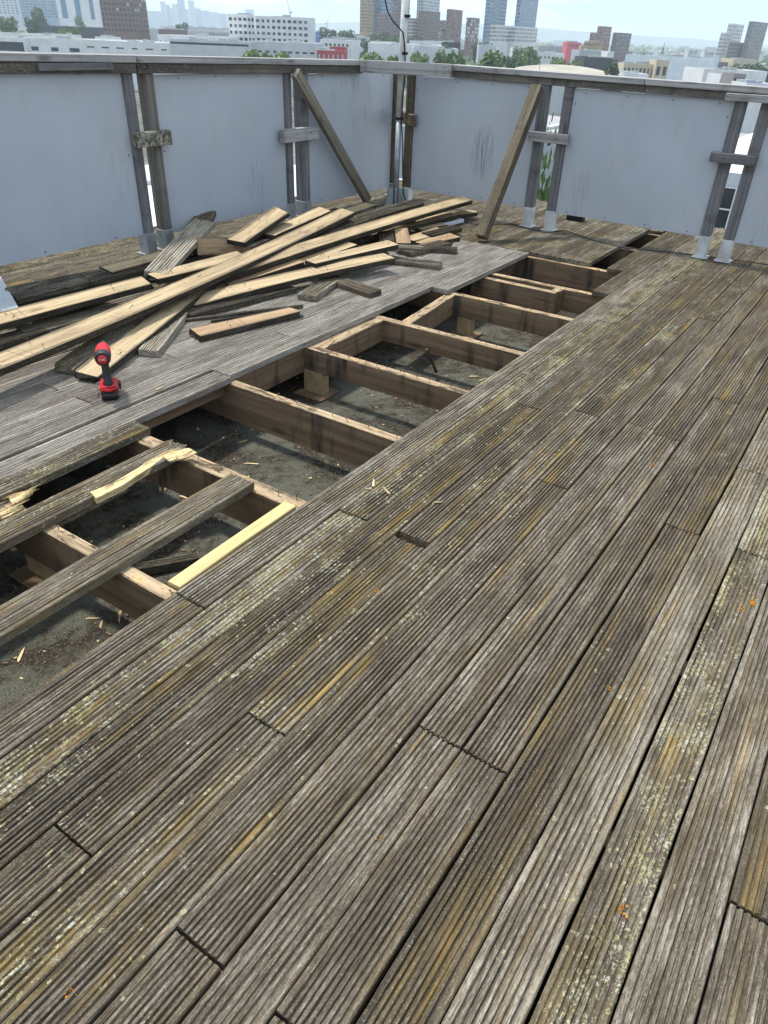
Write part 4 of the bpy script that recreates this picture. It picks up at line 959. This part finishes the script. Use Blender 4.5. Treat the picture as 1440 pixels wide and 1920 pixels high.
bld('tower_block', 'short white and brown tower right of the red gridded one', 'tower', (875, 884, 900), 33, 830, 25, BRN, RFG, (3.1, 4, 6, .55, .65, 80, (WHT, GL1)), 16)
bld('tower_block', 'tall blue grey glass tower with dark edge, left of the tall pair', 'tower', (917, 925, 958), -60, 880, 16, SLB, RFG, (3.3, 2, 9, .7, .6, 78, (GL2, GL3, GL1)), 18)
bld('tower_block', 'white gridded block at the foot of the left tall glass tower', 'building', (920, 932, 956), 47, 820, 22, WHT, RFG, (3.1, 5, 9, .6, .62, 84, GL1), 14)
bld('tower_block', 'tall blue grey glass tower with white base, right of the tall pair', 'tower', (974, 982, 1015), -40, 900, 16, SLB, RFG, (3.3, 2, 9, .7, .6, 50, (GL2, GL3, GL1)), 18)
bld('tower_block', 'white gridded base block under the right tall glass tower', 'building', (955, 968, 1009), 49, 850, 18, WHT, RFG, (3.1, 5, 12, .6, .62, 86, GL1), 14)
# right side
bld('tower_block', 'stepped brown brick tower, middle and tallest of the brown cluster', 'tower', (1121, 1129, 1148), 49, 850, 24, RBR, RFG, (3.1, 3, 6, .6, .45, 98, (PUR if False else GL1, GL3)), 16)
bld('tower_block', 'lower left shoulder of the brown brick tower cluster', 'tower', (1107, 1113, 1124), 61, 830, 24, RBR, RFG, (3.1, 3, 4, .6, .45, 95, (GL1, GL3)), 14)
bld('tower_block', 'brown brick tower at the right of the brown cluster', 'tower', (1150, 1158, 1185), 61, 800, 20, PUR, RFG, (3.1, 3, 8, .55, .5, 106, (GL1, GL3)), 16)
bld('apartment_block', 'low tan brick flats in front of the brown tower cluster', 'building', (1096, 1122, 1132), 78, 780, 30, TAN, RFG, (3.1, 6, 3, .5, .5, 96, GL1), 12)
shed('bright pink panelled building left of the brown towers', 1064, 1090, 80, 760, 20, PNK, RFG, (3.5, 5, 0, .6, .3, 100, (GL3, GL1)), name='building', cat='building')
shed('grey block on top of the pink panelled building', 1065, 1083, 77, 775, 16, GRY, RFG, name='building', cat='building')
shed('long low grey shed left of the pink building', 1010, 1064, 88, 800, 30, GRY, RFG)
shed('slate grey shed in front of the tan flats', 1087, 1140, 96, 620, 30, GRY, GRY)
shed('dark navy shed with sloping end below the slate grey shed', 1096, 1150, 109, 520, 30, DKB, DKB)
shed('small white shed end beside the slate grey shed', 1140, 1152, 97, 600, 30, WHT, RFW)
bld('warehouse', 'huge plain blue grey warehouse at the right behind the cream building', 'warehouse', (1172, 1342, 1349), 110, 470, 16, cmat('pale_blue_cladding', (.60, .66, .70)), LGR, None, 40, None, .4)
shed('ornate cream stone factory front with tall windows before the huge warehouse', 1170, 1236, 121, 400, 14, CRM, RFG, (5, 9, 0, .5, .6, 142, GL1), name='factory', cat='building')
shed('cream stone corner tower at the end of the ornate factory', 1232, 1256, 113, 396, 12, CRM, RFG, (7, 2, 0, .5, .5, 146, GL1), name='factory', cat='building')
shed('low white roof in front of the ornate cream factory', 1172, 1216, 139, 330, 18, WHT, RFW)
bld('tower_block', 'pale stepped tower at the right, left of the last two', 'tower', (1366, 1372, 1397), 44, 880, 18, WHT, RFG, (3.1, 2, 7, .55, .55, 110, (GL3, GL1)), 18)
bld('tower_block', 'lower white wing of the pale stepped tower at the right', 'tower', (1352, 1360, 1374), 61, 860, 22, WHT, RFG, (3.1, 3, 5, .55, .55, 112, (GL3, GL1)), 16)
bld('tower_block', 'dark grey block at the foot of the pale stepped tower', 'building', (1368, 1374, 1396), 79, 830, 20, GBK, RFG, (3.1, 2, 6, .5, .5, 112, GL1), 14)
bld('tower_block', 'grey tower with a white grid at the right edge, last of the skyline', 'tower', (1405, 1414, 1442), 40, 840, 18, GBK, RFG, (3.1, 3, 7, .55, .55, 112, (GL3, GL3, GL1)), 18)
shed('low red roofed shed at the right edge above the fence', 1352, 1386, 141, 340, 15, WHT, RED)
shed('dark concrete block with small openings at the right edge', 1377, 1400, 139, 325, 12, GBK, RFG, (3, 3, 0, .5, .5, 155, GL1), name='building', cat='building')
shed('pale long roof at the right edge behind the dark concrete block', 1320, 1440, 134, 420, 30, WHT, RFC)
shed('pale hall with a shallow roof among trees at the right edge', 1376, 1420, 112, 620, 25, CRM, RFC)
shed('blue roofed shed at the right edge just over the rail', 1400, 1460, 158, 300, 14, WHT, BLS)
# shallow domed roof behind the right fence
c = far(1050, 136, 380); c.z = GZ
o = thing('arena', 'broad building with a shallow cream domed roof behind the right fence', 'building', tuple(c))
bm = bmesh.new(); rings = []
zr_ = far(1050, 135, 380).z - GZ; zt_ = far(1050, 119, 400).z - GZ
for q in range(9):
    a_ = q / 8; rad = 25 * (1 - a_); z = zr_ + (zt_ - zr_) * (1 - (1 - a_) ** 2)
    rings.append([bm.verts.new((max(rad, .05) * math.cos(k * math.pi / 16), max(rad, .05) * math.sin(k * math.pi / 16), z)) for k in range(32)])
for a_, b_ in zip(rings, rings[1:]):
    for k in range(32): bm.faces.new((a_[k], a_[(k + 1) % 32], b_[(k + 1) % 32], b_[k]))
obj('roof', bm, RFC, o, True)
bm = bmesh.new(); tube(bm, [Vector((0, 0, 0)), Vector((0, 0, zr_))], 25, 32); obj('wall', bm, LGR, o)
# the works next door, seen only through the gaps between fence posts
def near_block(name, label, x0, x1, y0, y1, zt, wall, top, barred=False):
    o = thing(name, label, 'building', ((x0 + x1) / 2, (y0 + y1) / 2, GZ)); b = Vector(o.location)
    bm = bmesh.new(); box(bm, x0 - b.x, x1 - b.x, y0 - b.y, y1 - b.y, 0, zt - GZ)
    for f in bm.faces:
        if f.normal.z > .5 or all(abs(v.co.z - (zt - GZ)) < .01 for v in f.verts): f.material_index = 1
    obj('wall', bm, [wall, top], o)
    if barred:
        for q in range(int((y1 - y0) / 5)):
            for r_ in range(2):
                y = y0 - b.y + 3.2 + q * 5; z = zt - GZ - 1.9 - r_ * 3.6
                bm = bmesh.new(); box(bm, x0 - b.x - .08, x0 - b.x, y - 1.9, y + 1.9, z - 1.2, z + 1.2); w_ = obj('window', bm, GL1, o)
                bm = bmesh.new()
                for k in range(6): box(bm, x0 - b.x - .14, x0 - b.x - .085, y - 1.9 + k * .74, y - 1.82 + k * .74, z - 1.2, z + 1.2)
                for k in range(3): box(bm, x0 - b.x - .15, x0 - b.x - .141, y - 1.9, y + 1.9, z - 1.2 + k * 1.16, z - 1.12 + k * 1.16)
                obj('window_bars', bm, WHT, w_)
    for q in range(3):
        bm = bmesh.new(); y = y0 - b.y + (y1 - y0) * (q + .5) / 3; box(bm, x0 - b.x + 1, x1 - b.x - 1, y - .6, y + .6, zt - GZ + .002, zt - GZ + .35); obj('skylight', bm, LGR, o)
    return o
near_block('workshop', 'white roofed workshop with barred windows seen through the gap in the right fence', 48, 80, -30, 12, -4.3, LGR, RFW, True)
near_block('workshop', 'grey walled workshop seen through the middle gap of the right fence', 95, 130, 20, 70, -9, GRY, RFG)
near_block('workshop', 'white roofed shed seen through the gap in the left fence', 2, 60, 14, 60, -9.5, WHT, RFW)

# ------------------------------------------------------------------ trees
def leafmat(name, a, b):
    t = NT(name); n = t.noise(t.coord((1, 1, 1), 60.0), 3.5, 3, .6); t.b.inputs['Subsurface Weight'].default_value = 0
    return t.fin(t.ramp(n, (.3, a), (.7, b)), .6, .25)
LF = [leafmat('mid_green_leaves', (.075, .13, .04), (.15, .22, .075)), leafmat('dark_leaves', (.045, .085, .035), (.09, .14, .055)), leafmat('yellow_green_leaves', (.11, .18, .045), (.20, .27, .085))]
BARK = simple('bark', (.06, .048, .038), .9, .1, 0, .3, 4)
def crown_me(seed, mat, n=1700, spire=False, ls=1.0):
    rr = random.Random(seed); bm = bmesh.new(); lobes = []
    for _ in range(11):
        z = rr.uniform(-.55, .75); r_ = math.sqrt(max(0, 1 - z * z)) * rr.uniform(.2, .62); a_ = rr.uniform(0, 6.28)
        lobes.append((Vector((r_ * math.cos(a_), r_ * math.sin(a_), z * .8)), rr.uniform(.26, .45)))
    for _ in range(n):
        if spire:
            z = rr.uniform(-1, 1); q = (1 - z) / 2 * .36 * rr.uniform(.6, 1.1); a_ = rr.uniform(0, 6.28); p = Vector((q * math.cos(a_), q * math.sin(a_), z)); s = .07
        else:
            c, q = rr.choice(lobes); d = Vector((rr.gauss(0, 1), rr.gauss(0, 1), rr.gauss(0, 1))).normalized(); p = c + d * q * rr.uniform(.6, 1.05); s = rr.uniform(.055, .115) * ls
        nrm = Vector((rr.gauss(0, 1), rr.gauss(0, 1), rr.gauss(.6, 1))).normalized(); u = nrm.orthogonal().normalized(); v = nrm.cross(u)
        an = rr.uniform(0, 6.28); u, v = u * math.cos(an) + v * math.sin(an), v * math.cos(an) - u * math.sin(an)
        bm.faces.new([bm.verts.new(p + u * s * i + v * s * j * .7) for i, j in ((-1, 0), (0, -1), (1, 0), (0, 1))])
    return mesh_of('crown', bm, mat)
CR = [crown_me(i, LF[i % 3]) for i in range(6)]
SP = crown_me(30, LF[1], 700, True)
CRN = [crown_me(50, LF[0], 9000, ls=.32), crown_me(51, LF[2], 9000, ls=.32)]
bm = bmesh.new(); tube(bm, [Vector((0, 0, 0)), Vector((.02, 0, .35)), Vector((0, .03, .62))], [.045, .032, .018], 7)
for q in range(4):
    a_ = q * 1.6; tube(bm, [Vector((.01, .01, .33 + .05 * q)), Vector((.16 * math.cos(a_), .16 * math.sin(a_), .58 + .05 * q))], [.016, .006], 5)
TRK = mesh_of('trunk', bm, BARK)
def tree(label, base, h, wdt, kind=0, spire=False, near=None):
    o = thing('tree', label, 'tree', tuple(base), rnd.uniform(0, 6))
    link('trunk', TRK, o, Matrix.Diagonal((h * .8, h * .8, h, 1)))
    hc = h * (.9 if spire else .74)
    link('crown', SP if spire else CR[kind % 6] if near is None else CRN[near], o, Matrix.Translation((0, 0, h - hc / 2)) @ Matrix.Diagonal((wdt / 2 * (1.6 if spire else 1), wdt / 2 * (1.6 if spire else 1), hc / 2 * (1 if spire else 1.06), 1)))
    return o
def ptree(label, px, py, wpx, D, kind=0, spire=False):
    p = far(px, py, D); h = p.z - GZ; p.z = GZ; tree(label, p, h, wpx * D / 1612 * (1 if spire else 1.45), kind, spire)
for a_ in [('round tree at the left edge below the pale corner block', 8, 30, 32, 620, 0), ('dark round tree in front of the gridded office block', 57, 31, 24, 640, 1), ('pale tree against the white office block with blue strips', 73, 12, 32, 900, 4),
           ('small tree at the foot of the white office block', 149, 29, 18, 900, 0), ('low bush like tree left of the brown tower', 120, 51, 26, 560, 2), ('second low tree left of the brown tower', 143, 51, 30, 565, 0),
           ('small dark tree right of the brown tower', 340, 41, 24, 900, 1), ('bright green tree tops over the left fence rail, left one', 468, 90, 34, 330, 2), ('bright green tree tops over the left fence rail, middle one', 497, 92, 34, 330, 5),
           ('bright green tree tops over the left fence rail, right one', 526, 94, 32, 330, 2), ('round dark tree alone in front of the white roofed shed', 687, 71, 24, 560, 1), ('dark tree left of the tan tower', 615, 50, 34, 800, 1),
           ('dark tree under the tan tower', 650, 55, 34, 800, 4), ('dark tree under the blue glass tower', 712, 58, 40, 780, 1), ('mid green tree just left of the mast', 745, 62, 30, 760, 3), ('tree right behind the mast', 778, 66, 34, 720, 1),
           ('light green tree by the rail left of the mast', 690, 95, 40, 300, 2), ('second light green tree by the rail left of the mast', 722, 97, 44, 300, 5), ('light green tree by the rail touching the mast', 748, 100, 32, 305, 3),
           ('light tree right of the mast by the rail', 788, 95, 36, 320, 2), ('bushy tree right of the mast', 820, 92, 40, 340, 0), ('leafy tree left of the big green tree', 858, 93, 48, 340, 3), ('big green tree over the middle of the right fence', 914, 92, 60, 330, 0),
           ('tree right of the big green tree', 950, 98, 40, 350, 1), ('dark tree below the black cubic building', 838, 82, 26, 500, 1), ('tree under the left tall glass tower', 905, 78, 42, 640, 4), ('wide tree under the right tall glass tower', 985, 86, 40, 520, 0),
           ('tree right of the tall glass towers', 1000, 90, 36, 500, 3), ('green tree left of the domed arena', 975, 100, 34, 400, 0), ('low tree behind the domed arena', 1050, 107, 30, 470, 2), ('second low tree behind the domed arena', 1085, 112, 34, 460, 0),
           ('large dark tree in front of the huge warehouse corner', 1154, 110, 40, 330, 1), ('tree right of the huge warehouse', 1380, 118, 30, 480, 1), ('wide tree at the right edge', 1412, 118, 40, 470, 4), ('third tree at the right edge of the photo', 1438, 122, 34, 460, 1),
           ('bush like tree beside the right end of the huge warehouse', 1356, 128, 24, 450, 0)]: ptree(*a_)
ptree('tall dark conifer on the skyline above the huge warehouse', 1246, 81, 10, 700, 1, True)
ptree('small pointed conifer before the domed arena, left of two', 971, 118, 8, 330, 1, True)
ptree('small pointed conifer before the domed arena, right of two', 1013, 118, 8, 330, 1, True)
tree('green tree right below the roof edge, seen through the middle gap of the right fence', Vector((19, 7.72, GZ)), 24.6, 4.6, 2, False, 0)
tree('grassy leaved tree below the roof edge, seen through the right gap of the fence', Vector((15.5, 2.68, GZ)), 23.9, 2.4, 5, False, 1)
# cranes
for lab, px, py, D, hgt in (('slim white tower crane standing above the white flats', 543, 6, 1500, 1), ('small hazy tower crane right of the white flats', 613, 33, 1800, -1)):
    p = far(px, py, D); h = p.z - GZ; o = thing('tower_crane', lab, 'crane', (p.x, p.y, GZ))
    bm = bmesh.new(); box(bm, -.9, .9, -.9, .9, 0, h * .83); obj('crane_mast', bm, WHT, o)
    bm = bmesh.new(); tube(bm, [Vector((0, 0, h * .80)), RT * (-5 * hgt) + Vector((0, 0, h * 1.12))], [1.0, .5], 6); obj('jib', bm, WHT, o)
    bm = bmesh.new(); tube(bm, [Vector((0, 0, h * .80)), RT * (4 * hgt) + Vector((0, 0, h * .80))], [.9, 1.2], 6); obj('counter_jib', bm, GRY, o)

# ------------------------------------------------------------------ far city, woods, ground, hills, air
cr = random.Random(5); mats = [RFW, GRY, cmat('dull_brick', (.22, .17, .145)), LGR, cmat('dull_stone', (.36, .34, .30)), RFG]
bm = bmesh.new()
for i in range(3800):
    D = 820 * math.exp(cr.random() ** .8 * 2.15); kx = cr.uniform(-.62, .62); p = FW * D + RT * (D * kx); p.z = GZ
    wd = cr.uniform(8, 26) * (1 + D / 6000); h = cr.choice((6, 7, 8, 9, 9, 10, 12, 12, 16)) + (cr.uniform(6, 22) if cr.random() < .02 else 0); h = min(h, 12 + D / 220)
    box(bm, -wd / 2, wd / 2, -wd * .3, wd * .3, 0, h, cr.choice((0, 1, 2, 3, 4, 5, 0, 3)), Matrix.Translation(p) @ Matrix.Rotation(HA + cr.uniform(-.7, .7) + R(90), 4, 'Z'))
tag(obj('distant_city', bm, mats), 'mass of low houses and roofs fading out towards the horizon', 'city', kind='stuff')
bm = bmesh.new()
for i in range(2600):
    D = 480 * math.exp(cr.random() ** .9 * 2.3); kx = cr.uniform(-.62, .62); c = FW * D + RT * (D * kx); rr_ = cr.uniform(4, 8) * (1 + D / 3500); mi = cr.choice((0, 1, 1))
    for q in range(14):
        p = c + Vector((cr.gauss(0, .5) * rr_, cr.gauss(0, .5) * rr_, GZ + cr.uniform(.25, 1.1) * rr_ * 1.25)); s = rr_ * cr.uniform(.22, .4)
        u = Vector((cr.gauss(0, 1), cr.gauss(0, 1), cr.gauss(0, 1))).normalized(); v = u.orthogonal().normalized()
        bm.faces.new([bm.verts.new(p + u * s * i_ + v * s * j_) for i_, j_ in ((-1, 0), (0, -1), (1, 0), (0, 1))]).material_index = mi
tag(obj('woods', bm, [LF[0], LF[1]]), 'street trees and woods scattered through the far city', 'trees', kind='stuff')
t = NT('city_ground'); co_ = t.coord((1, 1, 1), 0)
n1 = t.noise(co_, .012, 5, .65); n2 = t.noise(co_, .08, 4, .6)
c = t.ramp(t.math('ADD', t.math('MULTIPLY', n1, .6), t.math('MULTIPLY', n2, .4)), (.38, (.04, .06, .025)), (.5, (.11, .11, .10)), (.62, (.22, .21, .20)))
M_GND = t.fin(c, .9, .2)
bm = bmesh.new(); bmesh.ops.create_grid(bm, x_segments=1, y_segments=1, size=11500); 
tag(obj('ground', bm, M_GND, mat=Matrix.Translation((0, 0, GZ))), kind='structure')
bm = bmesh.new(); rows = []
for j in range(9):
    D = 7600 + j * 320; row = []
    for i in range(121):
        kx = -1.0 + i / 60
        p = (FW + RT * kx).normalized() * D
        hh = math.sin(j / 8 * math.pi) * (80 + 75 * noise.noise(Vector((kx * 3.2, 1.3, 0))) + 22 * noise.noise(Vector((kx * 13, 4.3, j * .4))) + 35 * max(0, kx + .1))
        row.append(bm.verts.new((p.x, p.y, GZ - 2 + max(0, hh))))
    rows.append(row)
for a_, b_ in zip(rows, rows[1:]):
    for i in range(120): bm.faces.new((a_[i], a_[i + 1], b_[i + 1], b_[i]))
bmesh.ops.recalc_face_normals(bm, faces=list(bm.faces))
t = NT('wooded_hills'); c = t.ramp(t.noise(t.coord((1, 1, 1), 0), .006, 5, .6), (.4, (.035, .055, .025)), (.62, (.13, .13, .11)))
tag(obj('hills', bm, t.fin(c, .9, .1), smooth=True), kind='structure')
t = NT('haze'); t.t.nodes.remove(t.b)
pv = t.n('ShaderNodeVolumePrincipled'); pv.inputs['Color'].default_value = (.78, .91, 1, 1); pv.inputs['Density'].default_value = HAZE; pv.inputs['Anisotropy'].default_value = .0
t.l(pv.outputs[0], t.out.inputs['Volume'])
bm = bmesh.new(); box(bm, -12000, 12000, -12000, 12000, GZ - 3, 190)
tag(obj('haze', bm, t.m), 'pale bluish air between the roof and the far hills', 'haze', kind='stuff')
# ------------------------------------------------------------------ camera, light, sky
cam = bpy.data.cameras.new('camera'); co = bpy.data.objects.new('camera', cam); COL.objects.link(co); S.camera = co
cam.sensor_fit = 'VERTICAL'; cam.sensor_height = 36; cam.lens = FPX / 1920 * 36; cam.clip_start = .05; cam.clip_end = 60000
rt = Vector((XA.x, YA.x, ZA.x)); up = -Vector((XA.y, YA.y, ZA.y)); bk = -Vector((XA.z, YA.z, ZA.z))
Mc = Matrix((rt, up, bk)).transposed().to_4x4(); Mc.translation = (0, 0, EYE); co.matrix_world = Mc

SD = Vector((.03, .36, .84)).normalized()
sun = bpy.data.lights.new('sun', 'SUN'); sun.energy = SUN_E; sun.angle = R(5); sun.color = (1, .955, .89)
so = bpy.data.objects.new('sun', sun); COL.objects.link(so); so.rotation_euler = SD.to_track_quat('Z', 'Y').to_euler(); so.location = (0, 0, 30)
w = bpy.data.worlds.new('World'); S.world = w; w.use_nodes = True; t = w.node_tree
bg = t.nodes['Background']; sk = t.nodes.new('ShaderNodeTexSky'); sk.sky_type = 'NISHITA'; sk.sun_disc = False
sk.sun_elevation = math.asin(SD.z); sk.sun_rotation = math.atan2(SD.x, SD.y); sk.air_density = 1.0; sk.dust_density = 1.0; sk.ozone_density = 1.5
# broken white cloud over the blue
tc = t.nodes.new('ShaderNodeTexCoord'); mp_ = t.nodes.new('ShaderNodeMapping'); mp_.inputs['Scale'].default_value = (1, 1, 4.5)
nz = t.nodes.new('ShaderNodeTexNoise'); nz.inputs['Scale'].default_value = 3.2; nz.inputs['Detail'].default_value = 7; nz.inputs['Roughness'].default_value = .58
rp = t.nodes.new('ShaderNodeValToRGB'); rp.color_ramp.elements[0].position = .36; rp.color_ramp.elements[0].color = (.18, .18, .18, 1); rp.color_ramp.elements[1].position = .62
rp.color_ramp.elements[1].color = (.95, .95, .95, 1)
mx = t.nodes.new('ShaderNodeMix'); mx.data_type = 'RGBA'; mx.inputs[7].default_value = (9.4, 9.8, 10.2, 1)
L = t.links.new
L(tc.outputs['Generated'], mp_.inputs[0]); L(mp_.outputs[0], nz.inputs['Vector']); L(nz.outputs['Fac'], rp.inputs[0]); L(rp.outputs[0], mx.inputs[0])
nz.inputs['Scale'].default_value = 4.6; rp.color_ramp.elements[0].color = (0, 0, 0, 1); rp.color_ramp.elements[0].position = .42; rp.color_ramp.elements[1].position = .60
m2 = t.nodes.new('ShaderNodeMix'); m2.data_type = 'RGBA'; m2.inputs[0].default_value = .85; m2.inputs[7].default_value = (4.9, 6.9, 9.2, 1)
L(sk.outputs[0], m2.inputs[6]); L(m2.outputs[2], mx.inputs[6]); L(mx.outputs[2], bg.inputs['Color']); bg.inputs['Strength'].default_value = .10
S.view_settings.view_transform = 'Standard'; S.view_settings.look = 'None'; S.view_settings.exposure = 0.55; S.view_settings.gamma = 1
S.cycles.use_denoising = True; S.cycles.max_bounces = 6; S.cycles.volume_bounces = 1
